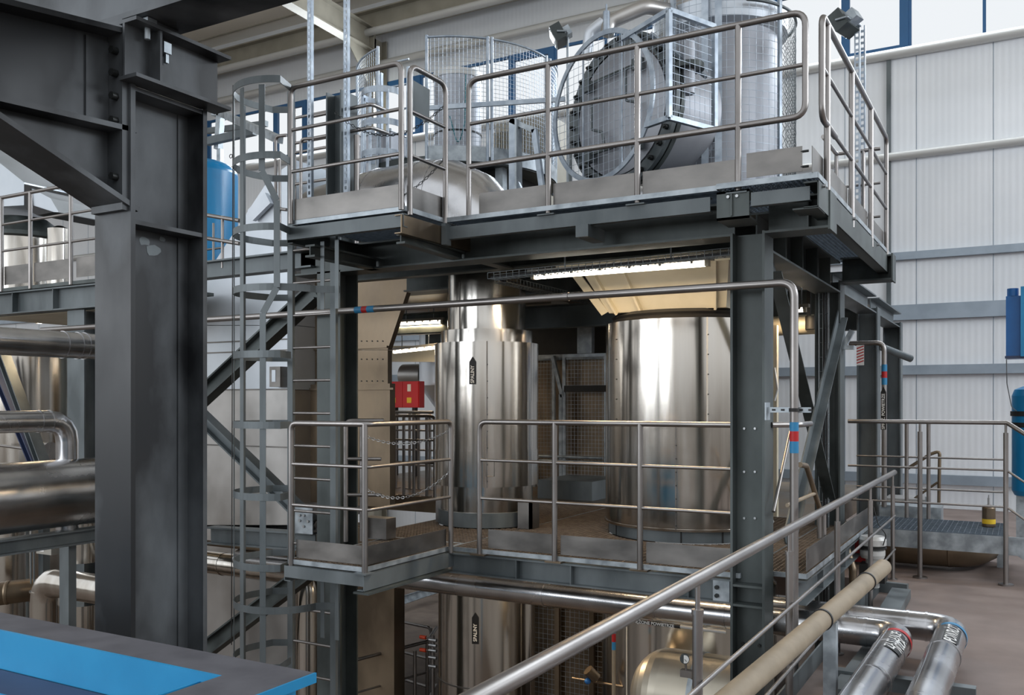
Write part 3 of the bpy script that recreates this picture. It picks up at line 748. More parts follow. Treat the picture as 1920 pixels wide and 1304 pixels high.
# railings of the raised walkway on the right
wy, wzt = 10.15, 1.60
t = thing('guard_railing', 'long stainless railing in front of the raised walkway on the right', 'railing')
xs = [at(1590, 800, Y=wy).x, at(1888, 790, Y=wy).x]
part(t, 'top_rail', G().tube([(xs[0], wy, wzt), (xs[1], wy, wzt), (xs[1]+.9, wy-.5, wzt-.62)], .022, .03, 12), 'rail')
for z in (1.13, .77): part(t, 'mid_rail', G().tube([(xs[0], wy, z), (xs[1], wy, z), (xs[1]+.9, wy-.5, z-.62)], .011, .03, 10), 'rail')
for u in (1725, 1886):
    x = at(u, 1000, Y=wy).x
    po = part(t, 'post', G().cyl((x, wy, 0), (x, wy, wzt-.1), .024, 12), 'rail'); part(po, 'neck', G().cyl((x, wy, wzt-.1), (x, wy, wzt), .012, 10), 'rail')
    part(po, 'base_ring', G().cyl((x, wy, 0), (x, wy, .015), .07, 20), 'rail')
wy2 = 11.35
t = thing('guard_railing', 'rear stainless railing of the raised walkway', 'railing')
xs = [at(1606, 870, Y=wy2).x, at(1884, 870, Y=wy2).x]
for z in (1.02, .66): part(t, 'mid_rail', G().cyl((xs[0], wy2, z+.15), (xs[1], wy2, z+.15), .011, 10), 'rail')
part(t, 'top_rail', G().cyl((xs[0], wy2, 1.58), (xs[1], wy2, 1.58), .02, 10), 'rail')
for u in (1700, 1741, ):
    x = at(u, 900, Y=wy2).x; part(t, 'post', G().cyl((x, wy2, .47), (x, wy2, 1.58), .022, 12), 'rail')
t = thing('stair_railing', 'brownish stair rail rising to the right on the back of the walkway', 'railing')
part(t, 'top_rail', G().tube([tuple(at(1700, 880, Y=12.2)), tuple(at(1745, 852, Y=12.2)), tuple(at(1762, 846, Y=12.2)), tuple(at(1760, 965, Y=12.2))], .02, .05, 10), 'duct_dark')
part(t, 'mid_rail', G().cyl(tuple(at(1715, 935, Y=12.2)), tuple(at(1758, 905, Y=12.2)), .014, 8), 'duct_dark')

# ================================================================ ladder with safety cage
LX0, LX1, LDY = -5.53, -5.05, 5.9
t = thing('caged_ladder', 'tall grey steel ladder with flat hoop safety cage left of the landings', 'ladder')
for x in (LX0, LX1):
    part(t, 'stringer', G().bar((x, LDY, -2.15), (x, LDY, 4.5 if x == LX0 else 3.2), .06, .03, X_ if x == LX1 else X_), 'mid_steel')
zr = at(583, 652, Y=LDY).z; k0 = int((zr+2.1)/.281)
for k in range(-k0, 4):
    z = zr+k*.281; part(t, 'rung', G().cyl((LX0, LDY, z), (LX1, LDY, z), .012, 10), 'rail')
def hoop(v, closed):
    z = at(437, v, D=7.45).z; c = Vector((-5.33, 5.58, z)); r = .375
    pts = [Vector((LX0, LDY, z)), Vector((LX0-.14, LDY-.08, z))]
    n = 22
    for i in range(n+1):
        a = math.radians(165 + (145 if not closed else 190)*i/n); q = c + Vector((math.cos(a)*r*1.05, math.sin(a)*r, 0)); pts.append(q)
    if closed: pts += [Vector((-4.85, 5.62, z)), Vector((-4.78, 5.66, z))]
    else: pts += [Vector((LXl, LYf+.0 , z))]
    g = G(); vs = []
    for i, p in enumerate(pts):
        d = (pts[min(i+1, len(pts)-1)]-pts[max(i-1, 0)]).normalized(); nrm = Vector((d.y, -d.x, 0))*.003
        for s_, zz in ((1,-.028), (1,.028), (-1,.028), (-1,-.028)): vs.append(p+nrm*s_+Z_*zz)
    fs = []
    for i in range(len(pts)-1):
        for k in range(4): fs.append((i*4+k, i*4+(k+1) % 4, i*4+4+(k+1) % 4, i*4+4+k))
    g.add(vs, fs); return g
for v, cl in ((176, False), (312, False), (440, False), (548, True), (668, False), (796, False), (925, False), (1052, False), (1128, True), (1230, False)):
    part(t, 'cage_hoop', hoop(v, cl), 'mid_steel')
for deg in (188, 222, 258, 292):
    a = math.radians(deg); r = .37
    x, y = -5.33+math.cos(a)*r*1.05, 5.58+math.sin(a)*r
    zt = 4.30; zb = -1.5
    if deg == 292:
        g = G().bar((x-.03, y, 4.3), (x-.03, y, 3.62), .05, .006, (-math.sin(a), math.cos(a), 0)).bar((x-.03, y, 3.62), (x+.1, y+.03, 3.38), .05, .006, (-math.sin(a), math.cos(a), 0)).bar((x+.1, y+.03, 3.38), (x+.1, y+.03, 2.7), .05, .006, (-math.sin(a), math.cos(a), 0)).bar((x+.1, y+.03, 2.7), (x-.02, y, 2.5), .05, .006, (-math.sin(a), math.cos(a), 0)).bar((x-.02, y, 2.5), (x-.02, y, zb), .05, .006, (-math.sin(a), math.cos(a), 0))
    else: g = G().bar((x, y, zb), (x, y, zt), .05, .006, (-math.sin(a), math.cos(a), 0))
    part(t, 'cage_bar', g, 'mid_steel')
for z0_, z1_ in ((2.55, 3.1), (-.1, .35)):
    for x in (-4.93, -4.78): part(t, 'cage_bar', G().bar((x, 5.62, z0_), (x, 5.62, z1_), .04, .006, X_), 'mid_steel')
solo('rope', G().cyl(tuple(at(437, 160, D=7.5)), tuple(at(434, 1210, D=7.5)), .004, 6), 'cable', 'thin cord hanging down along the left of the ladder cage', 'cord')
t = thing('ladder_gate', 'bent tube grab handle at the ladder head', 'handle')
g = at(520, 350, Y=6.43)
part(t, 'post', G().cyl((g.x+.03, 6.43, 3.2), (g.x+.03, 6.43, at(520,300,Y=6.43).z), .014, 8), 'rail')
part(t, 'tube', G().tube([(g.x+.12, 6.43, at(530,268,Y=6.6).z), (g.x-.02, 6.43, at(520,268,Y=6.6).z), (g.x-.02, 6.43, at(520,400,Y=6.6).z), (g.x+.12, 6.43, at(530,404,Y=6.6).z)], .016, .05, 10), 'rail')
part(t, 'tube', G().tube([(g.x+.2, 6.7, at(536,262,Y=6.6).z), (g.x+.05, 6.7, at(520,262,Y=6.6).z), (g.x+.05, 6.7, at(520,396,Y=6.6).z), (g.x+.2, 6.7, at(530,398,Y=6.6).z)], .016, .05, 10), 'rail')

# ================================================================ cylinders
def cyl_pt(c, R, u, v):
    """point on the cylinder wall seen at pixel column u, at the height of pixel row v"""
    a = (u-960)/FPX; r = Vector((-sT+a*cT, cT+a*sT, 0)); A = r.x**2+r.y**2; B = -2*(r.x*c[0]+r.y*c[1]); C = c[0]**2+c[1]**2-R*R
    D = (-B-math.sqrt(max(0, B*B-4*A*C)))/(2*A); p = r*D
    return math.atan2(p.y-c[1], p.x-c[0]), EYE-(v-V0)/FPX*D
def on_cyl(c, R, a0): return lambda s, z: Vector((c[0]+R*math.cos(a0+s/R), c[1]+R*math.sin(a0+s/R), z))
def seamline(t, c, R, a, z0, z1, m):
    f = on_cyl(c, R+.002, a); g = G()
    g.bar(f(-.004, z0), f(-.004, z1), .012, .005, f(.01, 0)-f(0, 0)); part(t, 'vertical_seam', g, m)
def rivets(t, c, R, a, zs, m='bolt_dark'):
    g = G(); f = on_cyl(c, R, a); d = Vector((math.cos(a), math.sin(a), 0))
    for z in zs: g.bolt(f(0, z), d, .006, .006)
    part(t, 'rivet_row', g, m)
def spaliny(t, c, R, u, vt, vb):
    a, zt = cyl_pt(c, R, u, vt); _, zb = cyl_pt(c, R, u, vb); f = on_cyl(c, R+.005, a); w = .034; h = zt-zb
    g = G(); P = [f(x, z) for x, z in ((-w, zb), (0, zb), (0, zt), (-w, zt-.05))]; g.prism(P, (math.cos(a)*.003, math.sin(a)*.003, 0))
    P = [f(x, z) for x, z in ((0, zb), (w, zb), (w, zt-.05), (0, zt))]; g.prism(P, (math.cos(a)*.003, math.sin(a)*.003, 0))
    o = part(t, 'arrow_label', g, 'black', 'black upward arrow label lettered SPALINY')
    f2 = on_cyl(c, R+.0095, a); cz = zb+h*.36
    part(o, 'lettering', text_geo('SPALINY', .05, lambda x, y: f2(-y, cz+x*.9), .0008), 'white')
AC = (-4.745, 7.88)
t = thing('flue_cylinder', 'narrower polished cylinder in several steps with an upper SPALINY arrow', 'tank')
def zA(v, R=.52, u=912): return cyl_pt(AC, R, u, v)[1]
za, zb_, zc, zd, ze = zA(640), zA(616, .46), zA(915), zA(963, .46), zA(994, .5)
part(t, 'main_shell', G().lathe((*AC, 0), [(.46, za+.002), (.525, za), (.525, (za+zc)/2+.12)], 72), 'shell')
part(t, 'middle_shell', G().lathe((*AC, 0), [(.522, (za+zc)/2+.12), (.522, zc+.35), (.526, zc+.35), (.526, zc), (.46, zc-.002)], 72), 'shell')
part(t, 'upper_shell', G().lathe((*AC, 0), [(.395, 2.5), (.395, 3.24)], 64), 'shell')
part(t, 'collar', G().lathe((*AC, 0), [(.40, zb_+.004), (.465, zb_), (.465, za), (.47, za-.004)], 64), 'shell')
part(t, 'lower_shell', G().lathe((*AC, 0), [(.465, zc), (.465, zd), (.46, ZM+.05)], 64), 'shell')
part(t, 'base_ring', G().lathe((*AC, 0), [(.46, zd), (.49, zd), (.49, ZM+.05)], 64), 'mid_steel')
a, _ = cyl_pt(AC, .525, 914, 700); seamline(t, AC, .525, a, zc, za, 'toe'); rivets(t, AC, .525, a, [zc+.06+.16*i for i in range(8)])
a, _ = cyl_pt(AC, .40, 862, 560); seamline(t, AC, .395, a, zb_, 2.98, 'toe')
a2, zz = cyl_pt(AC, .525, 921, 880)
f = on_cyl(AC, .53, a2); part(t, 'hatch_outline', G().sweep([f(-.05, zz-.07), f(-.05, zz+.07), f(.03, zz+.07), f(.03, zz-.07), f(-.05, zz-.07)], .004, 5), 'toe')
for u, dv in ((838, 0), (992, 0)):
    p = at(u, 960, Y=7.72); part(t, 'support_bracket', G().box(p.x-.07, p.x+.07, 7.62, 7.66, ZM+.05, .84).box(p.x+.05, p.x+.07, 7.62, 7.8, ZM+.05, .84), 'toe')
spaliny(t, AC, .525, 886.5, 669, 721)
t = thing('flue_cylinder', 'lower polished cylinder below the middle deck with the lower SPALINY arrow', 'tank')
part(t, 'shell', G().lathe((*AC, 0), [(.49, -2.2), (.49, ZM-.01)], 72), 'shell')
part(t, 'seam_band', G().lathe((*AC, 0), [(.49, -.95), (.496, -.95), (.496, -.965), (.49, -.965)], 72), 'toe')
a, _ = cyl_pt(AC, .49, 978, 1150); rivets(t, AC, .49, a, [-1.8+.25*i for i in range(9)]); seamline(t, AC, .49, a, -2.1, .4, 'toe')
a, _ = cyl_pt(AC, .49, 996, 1150); seamline(t, AC, .49, a, -2.1, .4, 'shell')
spaliny(t, AC, .49, 891.5, 1149, 1208)

BC = (-2.743, 8.21)
t = thing('wide_cylinder', 'wide polished steel cylinder beside the main column on the middle deck', 'tank')
def zB(v, R=.77, u=1255): return cyl_pt(BC, R, u, v)[1]
zt, zb_ = zB(596), zB(997)
part(t, 'upper_shell', G().lathe((*BC, 0), [(.70, zt), (.765, zt), (.765, zB(800))], 96), 'shell')
part(t, 'lower_shell', G().lathe((*BC, 0), [(.768, zB(800)), (.768, zb_+.02)], 96), 'shell')
part(t, 'bottom_rim', G().lathe((*BC, 0), [(.768, zb_+.022), (.778, zb_+.02), (.778, zb_), (.73, zb_-.004)], 96), 'shell')
part(t, 'base_ring', G().lathe((*BC, 0), [(.735, zb_), (.735, ZM+.05)], 96), 'mid_steel')
g = G()
for deg in range(200, 340, 28):
    a = math.radians(deg); part(t, 'base_joint', G().bar(on_cyl(BC, .737, a)(0, ZM+.05), on_cyl(BC, .737, a)(0, zb_), .012, .006, (math.cos(a+PI/2), math.sin(a+PI/2), 0)), 'dark')
a, _ = cyl_pt(BC, .765, 1327, 700); seamline(t, BC, .765, a, zB(800), zt, 'tubewhite'); rivets(t, BC, .768, a+.004, [1.7+.17*i for i in range(5)])
a, _ = cyl_pt(BC, .765, 1156, 700); rivets(t, BC, .765, a, [1.65+.18*i for i in range(5)])
a, _ = cyl_pt(BC, .768, 1268, 900); seamline(t, BC, .768, a, zb_, zB(800), 'toe'); rivets(t, BC, .77, a, [zb_+.05+.115*i for i in range(7)])
part(t, 'rubber_sleeve', G().lathe((*BC, 0), [(.70, zt-.01), (.72, zt+.02), (.69, zt+.04), (.71, zt+.06), (.66, zt+.09)], 72), 'dark')
# cream hopper feeding it
t = thing('hopper', 'cream painted square hopper with ribs on top of the wide cylinder', 'hopper')
hz0, hz1 = 2.615, 3.0
bl, br = at(1142, 583, Y=7.65), at(1336, 570, Y=7.75); tl, tr = at(1085, 462, Y=7.55), at(1352, 440, Y=7.55)
H0 = [(bl.x, 7.65, hz0), (br.x+.15, 7.65, hz0), (br.x+.15, 8.9, hz0), (bl.x, 8.9, hz0)]
H1 = [(tl.x, 7.30, 3.18), (tr.x+.15, 7.30, 3.18), (tr.x+.15, 9.1, 3.18), (tl.x, 9.1, 3.18)]
g = G().add(H0+H1, [(0,1,5,4), (1,2,6,5), (2,3,7,6), (3,0,4,7), (0,3,2,1)]); part(t, 'body', g, 'cream')
g = G()
for f_ in (.08, .30, .92):
    a = Vector(H0[0]).lerp(Vector(H0[1]), f_); b = Vector(H1[0]).lerp(Vector(H1[1]), f_); part(t, 'rib', G().bar(a, b, .02, .09, X_), 'cream')

g = G()
a = Vector(H0[3]); b = Vector(H0[0]); g.bar(Vector(H0[0])+V(-.04,0,0), Vector(H1[0])+V(-.1,0,0), .08, .012, X_)
part(t, 'corner_angle', g, 'cream')
part(t, 'top_plate', G().box(tl.x-.1, XR0-.02, 7.28, 7.3, 2.96, 3.18), 'cream')
t = thing('lower_tank', 'wide polished tank below the middle deck behind the compressed air line', 'tank')
part(t, 'shell', G().lathe((*BC, 0), [(.80, -2.2), (.80, .15), (.76, .2)], 96), 'shell')
a, _ = cyl_pt(BC, .8, 1176, 1250); seamline(t, BC, .8, a, -2.2, .15, 'tubewhite')
# yellow lit pressure vessel with gauge
t = thing('pressure_vessel', 'horizontal round pressure vessel with domed left end and a small dial gauge', 'tank')
vz = at(1300, 1236, D=7.0).z-.36; vx0 = at(1172, 1300, D=7.2).x; vy = 6.95
prof = [(0.001, -.30)]+[(.36*math.sin(k*PI/16), -.30+.30*(1-math.cos(k*PI/16))) for k in range(1, 9)]
prof += [(.36, .62)]
part(t, 'body', G().lathe((vx0+.28, vy, vz), prof, 56, axis=(1,0,0)), 'warm_clad')
part(t, 'strap', G().lathe((vx0+.55, vy, vz), [(.36,-.02),(.368,-.02),(.368,.02),(.36,.02)], 56, axis=(1,0,0)), 'galv')
p = at(1284, 1237, D=6.45)
ga = part(t, 'gauge', G().cyl(p, p+V(-.012, .03, 0), .034, 24), 'mid_steel')
part(ga, 'dial', G().cyl(p+V(.0006,-.0015,0), p+V(0,.002,0), .029, 24), 'white')
part(ga, 'needle', G().bar(p+V(0,-.003,0), p+V(.014,-.003,-.014), .004, .002, Y_), 'black')
part(t, 'gauge_stem', G().tube([p+V(0,.02,-.03), p+V(0,.03,-.10), p+V(.02,.1,-.16)], .008, .02, 8), 'rail')
part(t, 'valve_block', G().box(p.x-.035, p.x+.05, p.y+.0, p.y+.05, p.z-.13, p.z-.08), 'rail')

# compressed air line: horizontal thin pipe with black lettered sleeve, and a banded drop
t = thing('air_line', 'thin horizontal pipe with a black sleeve lettered in white below the big pipe', 'pipe')
q0, q1 = at(1172, 1163, Y=6.9), at(1362, 1186, Y=6.9); q0.z = q1.z = (q0.z+q1.z)/2
part(t, 'tube', G().cyl(q0-X_*.05, q1, .014, 12), 'tubewhite')
s0, s1 = at(1172, 1165, Y=6.9).x, at(1276, 1165, Y=6.9).x
o = part(t, 'sleeve', G().cyl((s0, 6.9, q0.z), (s1, 6.9, q0.z), .0165, 16), 'black')
part(o, 'lettering', text_geo('SPRĘŻONE POWIETRZE', .034, lambda x, y: Vector(((s0+s1)/2+x*1.04, 6.9-.0185, q0.z+y)), .001), 'white')
t = thing('banded_pipe', 'thin vertical pipe with blue and red bands below the middle deck', 'pipe')
p = at(1151, 1180, Y=7.1)
part(t, 'tube', G().cyl((p.x, 7.1, -2.2), (p.x, 7.1, .35), .016, 12), 'beige')
zz = [at(1151, v, Y=7.1).z for v in (1173, 1188, 1204, 1219)]
for k in range(3): part(t, 'band', G().cyl((p.x, 7.1, zz[k+1]), (p.x, 7.1, zz[k]), .0175, 14), 'redband' if k == 1 else 'blueband')
# valve with blue wheel
t = thing('valve', 'small brass valve with a blue round handle low in the shade', 'valve')
p = at(1102, 1278, Y=7.4)
part(t, 'body', G().cyl(p+V(0,0,.1), p+V(.06,.05,.02), .05, 16).cyl(p+V(-.2,.1,-.03), p+V(.3,.1,-.03), .012, 8), 'duct_dark')
g = G().lathe(p, [(.001,-.028)]+[(.03*math.sin(k*PI/8), -.028*math.cos(k*PI/8)) for k in range(1, 8)]+[(.001,.028)], 16)
part(t, 'handle', g, 'blue_box', 'blue round handle')

# ================================================================ silver pipes
PR = .10
t = thing('clad_pipe', 'large silver clad pipe under the middle deck edge with red band and dark label', 'pipe')
pz1 = .20; py1 = 6.72; ex = at(1683, 1200, Z=pz1).x
part(t, 'pipe_body', G().tube([(-7.0, py1, pz1), (ex, py1, pz1), (ex-.06, 3.4, pz1)], PR, .17, 36, 12), 'clad')
for u in (1023, 1232, 1362, 1625):
    x = at(u, 1150, Y=py1).x; part(t, 'seam_band', G().lathe((x, py1, pz1), [(PR,-.01),(PR+.004,-.01),(PR+.004,.01),(PR,.01)], 36, axis=X_), 'clad')
t2 = t
def band(t, c, ax, m, w=.05): part(t, 'colour_band', G().lathe(c, [(PR,-w/2),(PR+.002,-w/2),(PR+.002,w/2),(PR,w/2)], 36, axis=ax), m)
def pipelabel(t, c, ax, l0, l1, amin, amax, lines, R=PR, txt=.04):
    """dark label wrapped on a pipe running along -Y; angle measured from up toward +X"""
    ax = Vector(ax); g = G(); n = 8; f = lambda s, a, e=.003: Vector((c[0], c[1], c[2])) + ax*s + Vector((math.sin(a), 0, math.cos(a)))*(R+e)
    vs = []; fs = []
    for i in range(n+1):
        a = amin+(amax-amin)*i/n; tip = .03*(1-abs(i/n-.5)*2)
        vs += [f(l0-.0-tip, a), f(l1+tip*.6, a)]
    for i in range(n): fs.append((2*i, 2*i+1, 2*i+3, 2*i+2))
    g.add(vs, fs); o = part(t, 'label', g, 'black', 'dark label with white lettering')
    k = len(lines)
    for j, s in enumerate(lines):
        am = amin+(amax-amin)*((j+.5)/k)
        part(o, 'lettering', text_geo(s, txt, lambda x, y, am=am: f((l0+l1)/2-x, am-y/R*1.0, .006), .001), 'white')
yb1 = at(1690, 1192, Z=pz1+PR).y
band(t, (ex, py1-.25, pz1), Y_, 'redband')
pipelabel(t, (ex-.01, py1-.20, pz1), (0,-1,0), .14, .54, .05, 1.15, ['ZASILANIE', 'WODA'], txt=.085)
g = G()
f = lambda y, a: Vector((ex-.02*(py1-y), y, pz1)) + Vector((math.sin(a), 0, math.cos(a)))*(PR+.002)
part(t, 'lap_seam', G().sweep([f(py1-.18-.05*i, -.45) for i in range(50)], .004, 5), 'clad')
for d in (.55, 1.2): part(t, 'seam_band', G().lathe((ex-.01, py1-d, pz1), [(PR,-.008),(PR+.004,-.008),(PR+.004,.008),(PR,.008)], 36, axis=Y_), 'clad')
t = thing('clad_pipe', 'silver clad pipe on the floor nearest the right with blue band and dark label', 'pipe')
pz2 = .215; py2 = 7.02; ex2 = -.43
part(t, 'pipe_body', G().tube([(-1.9, py2, pz2), (ex2, py2, pz2), (ex2-.05, 3.4, pz2)], PR, .17, 36, 12), 'clad')
for x in (-.72, -.60): part(t, 'seam_band', G().lathe((x, py2, pz2), [(PR,-.008),(PR+.004,-.008),(PR+.004,.008),(PR,.008)], 36, axis=X_), 'clad')
band(t, (ex2, py2-.26, pz2), Y_, 'blueband')
pipelabel(t, (ex2-.005, py2-.20, pz2), (0,-1,0), .15, .53, -.15, .85, ['POWRÓT'], txt=.1)
part(t, 'seam_band', G().lathe((ex2-.01, py2-.78, pz2), [(PR,-.008),(PR+.004,-.008),(PR+.004,.008),(PR,.008)], 36, axis=Y_), 'clad')
part(t, 'lap_seam', G().sweep([Vector((ex2-.02*.8-.0, py2-.8-.05*i, pz2))+Vector((math.sin(-.6),0,math.cos(-.6)))*(PR+.002) for i in range(50)], .004, 5), 'clad')
# floor supports for those pipes
t = thing('pipe_support', 'flat grey steel channel lying under the silver floor pipes', 'support')
a, b = at(1600, 1262, Z=.05), at(1668, 1185, Z=.05)
part(t, 'channel', G().bar(at(1575, 1304, Z=.04), at(1640, 1215, Z=.04), .12, .07), 'mid_steel')
part(t, 'cross_bar', G().bar((-1.12, 6.1, .045), (-.25, 6.1, .045), .08, .09), 'mid_steel')
t = thing('pipe_support', 'small flat steel frame on the floor behind the silver pipes', 'support')
p = at(1690, 1110, Z=.05)
part(t, 'channel', G().bar(at(1655, 1175, Z=.05), at(1690, 1112, Z=.05), .16, .08), 'mid_steel')
part(t, 'cross_bar', G().bar(at(1650, 1100, Z=.05), at(1702, 1106, Z=.05), .06, .10), 'mid_steel')

# thin stainless line crossing the tower and dropping to the floor
t = thing('stainless_line', 'slim stainless pipe crossing the tower front and dropping past the main column', 'pipe')
ly = 6.20; lz = at(1371, 537, Y=ly).z; lx = at(1489, 700, Y=ly).x
part(t, 'tube', G().tube([(-9.5, ly, lz), (lx, ly, lz), (lx, ly, -2.2)], .028, .1, 20, 8), 'rail')
for (a, b, m) in ((667, 680, 'blueband'), (680, 690, 'redband'), (690, 703, 'blueband')):
    part(t, 'band', G().cyl((at(a, 590, Y=ly).x, ly, lz), (at(b, 590, Y=ly).x, ly, lz), .0295, 18), m)
for (a, b, m) in ((792, 809, 'blueband'), (809, 828, 'redband'), (828, 850, 'blueband')):
    part(t, 'band', G().cyl((lx, ly, at(1489, b, Y=ly).z), (lx, ly, at(1489, a, Y=ly).z), .0295, 18), m)
x = at(1062, 560, Y=ly).x; part(t, 'coupling', G().cyl((x-.02, ly, lz), (x+.02, ly, lz), .033, 18), 'rail')
t = thing('strut_bracket', 'short slotted strut clamping the vertical stainless pipe to the main column', 'bracket')
z = at(1480, 769, Y=6.27).z; xa, xb = at(1440, 769, Y=6.25).x, at(1520, 769, Y=6.25).x
part(t, 'strut', G().box(xa, xb, 6.235, 6.27, z-.018, z+.018), 'galv')
g = G()
for i in range(5): g.box(xa+.03+i*.06, xa+.055+i*.06, 6.233, 6.236, z-.006, z+.006)
part(t, 'slots', g, 'dark')
part(t, 'foot_plate', G().box(xa-.01, xa, 6.2, 6.31, z-.07, z+.05), 'galv')
part(t, 'pipe_clamp', G().lathe((lx, ly, z), [(.028,-.012),(.034,-.012),(.034,.012),(.028,.012)], 20), 'dark')

# ================================================================ lamps under the decks
def tube_lamp(label, p, q, power=22, col=(1, .74, .45), drop=3.2):
    p = Vector(p); q = Vector(q); d = (q-p).normalized(); t = thing('tube_lamp', label, 'lamp')
    part(t, 'housing', G().bar(p-d*.03+Z_*.04, q+d*.03+Z_*.04, .08, .035), 'lamp_body')
    part(t, 'diffuser', G().sweep([p+d*.03, q-d*.03], .025, 12), 'lens')
    L = (q-p).length
    for f_ in (.2, .8): c = p.lerp(q, f_); part(t, 'hanger', G().cyl(c+Z_*.06, (c.x, c.y, drop), .008, 6), 'galv')
    for i in range(6):
        c = p.lerp(q, (i+.5)/6); part(t, 'clip', G().bar(c-d*.01+Z_*.012, c+d*.01+Z_*.012, .088, .02), 'lamp_body')
    for e in (p, q): part(t, 'end_cap', G().bar(e-d*.0, e+d*(.03 if e is p else -.03), .06, .05), 'cream')
    l = bpy.data.lights.new('tube_light', 'AREA'); l.shape = 'RECTANGLE'; l.size = L*.95; l.size_y = .06; l.energy = power; l.color = col
    o = bpy.data.objects.new('tube_light', l); SC.collection.objects.link(o)
    o.location = (p+q)/2-Z_*.04; o.rotation_euler = (0, 0, math.atan2(d.y, d.x)); return t
p, q = at(998, 520, Y=6.95), at(1330, 493, Y=6.95); q.z = p.z = (p.z+q.z)/2
tube_lamp('long glowing tube lamp under the upper deck above the cylinders', p, q, 36)
p, q = at(745, 608, Y=10.6), at(831, 602, Y=10.6); q.z = p.z
tube_lamp('upper of the two short glowing lamps behind the brown hopper', p, q, 16)
p, q = at(738, 626, Y=11.6), at(822, 636, Y=10.9)
tube_lamp('lower of the two glowing lamps behind the brown hopper', (p.x, p.y, 2.6), (q.x, q.y, 2.6), 16)
p, q = at(70, 604, Y=7.4), at(120, 602, Y=7.4); q.z = p.z
tube_lamp('small glowing lamp under the left hand platform', p, q, 10)
p, q = at(1466, 583, Y=9.9), at(1512, 598, Y=9.9); q.z = p.z
tube_lamp('glowing lamp seen between the brace and the vertical stainless pipe', p, q, 9)
tube_lamp('added hidden lamp on the lower level lighting the pressure vessel', (-4.1, 7.3, .22), (-3.6, 7.3, .22), 14, drop=.56)  # added warm source for the vessel, out of sight behind the deck edge

# wire cable trays
def tray(label, p, q, w=.12, h=.05, side=Y_, m='mid_steel', step=.06, up=None):
    p = Vector(p); q = Vector(q); d = (q-p).normalized(); L = (q-p).length; up = up or Z_; side = Vector(side); ls = []
    for a, b in ((-w/2, 0), (-w/6, 0), (w/6, 0), (w/2, 0), (-w/2, h), (w/2, h)): ls.append([p+side*a+up*b, q+side*a+up*b])
    n = int(L/step)
    for i in range(n+1):
        c = p+d*(L*i/n); ls.append([c-side*w/2+up*h, c-side*w/2, c+side*w/2, c+side*w/2+up*h])
    t = thing('cable_tray', label, 'tray'); part(t, 'wire_basket', wires(ls, 0, 0, .003), m)
    g = G(); g.sweep([p+up*.02, q+up*.02], .012, 6); g.sweep([p+up*.02+side*.03, q+up*.02+side*.03], .009, 6); part(t, 'cables', g, 'cable'); return t
tray('wire cable tray running above the long tube lamp', (-4.0, 6.72, 2.86), (-1.85, 6.72, 2.9))
tray('wire cable tray running back beside the cream hopper', (-3.95, 6.8, 2.84), (-3.95, 9.6, 2.84), side=X_)
tray('upright wire cable ladder on the second column of the right row', (-1.70, 9.22, -.3), (-1.70, 9.22, 2.95), .09, .05, X_, 'galv', .14, -Y_)

# ================================================================ rear bay of the tower: deck, floor, back machines
solo('deck_plate', G().box(-5.7, -1.85, 6.95, 9.7, 3.2, 3.22), 'dark', 'added dark plate blocking light under the rear field of the upper deck', 'plate')  # added to stop light leaking down through the grating
solo('deck_plate', G().box(-8.5, -5.71, 8.6, 9.7, 3.2, 3.22), 'dark', 'small added dark plate shutting out brightness left of the brown hopper', 'plate')  # added to cover the bright gap and keep the rear bay dark
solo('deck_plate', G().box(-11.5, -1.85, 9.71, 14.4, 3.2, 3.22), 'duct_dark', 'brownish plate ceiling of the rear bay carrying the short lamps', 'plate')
t = thing('rear_platform', 'rear floor platform level with the middle deck', 'platform')
part(t, 'plate', G().box(-9.5, -1.9, 9.78, 14.4, .36, .56), 'duct_dark')
part(t, 'support_beam', G().ibeam((-9.4, 12, .2), (-1.95, 12, .2), .3, .2, Y_), 'dark_steel')
bm_('pale beam crossing behind the brown hopper above the red cabinet', tuple(at(728, 664, Y=12.2)), tuple(at(850, 664, Y=12.2)), .26, .14, Y_, 'cream')
bm_('dark ceiling beam in the rear bay behind the cylinders', (-9, 10.6, 2.92), (-1.9, 10.6, 2.92), .3, .16, Y_)
bm_('second dark ceiling beam in the rear bay', (-9, 12.9, 2.92), (-1.9, 12.9, 2.92), .3, .16, Y_)
t = thing('control_cabinet', 'bright red twin door cabinet with yellow and white stickers', 'cabinet')
a, b = at(726, 716, Y=12.4), at(786, 765, Y=12.4)
part(t, 'body', G().box(a.x, b.x, 12.4, 12.55, b.z, a.z), 'red')
mx = (a.x+b.x)/2
for x0, x1 in ((a.x+.01, mx-.004), (mx+.004, b.x-.01)):
    d = part(t, 'door', G().box(x0, x1, 12.385, 12.4, b.z+.01, a.z-.01), 'red')
    part(d, 'sticker', G().box(x0+.10, x0+.17, 12.38, 12.385, a.z-.17, a.z-.05), 'white')
    part(d, 'sticker', G().box(x0+.09, x0+.18, 12.38, 12.385, b.z+.08, b.z+.17), 'yellow')
part(t, 'stand', G().box(a.x+.1, a.x+.16, 12.42, 12.5, .56, b.z).box(b.x-.16, b.x-.1, 12.42, 12.5, .56, b.z), 'dark')
t = thing('cone_hopper', 'pale grey cone hopper behind the red cabinet', 'hopper')
p = at(835, 700, Y=13.6)
part(t, 'cone', G().lathe((p.x+.1, 13.6, 0), [(.05, 1.4), (.55, 2.1), (.55, 3.0)], 32), 'white_clad')
part(t, 'leg', G().box(p.x-.15, p.x-.1, 13.5, 13.55, .56, 2.0), 'galv')
t = thing('round_duct', 'grey round duct far back between brown hopper and flue cylinder', 'duct')
a, b = at(758, 705, Y=14.0), at(850, 705, Y=14.0)
part(t, 'duct_body', G().cyl(a, (b.x, 14.0, a.z), .22, 24), 'dull_clad')
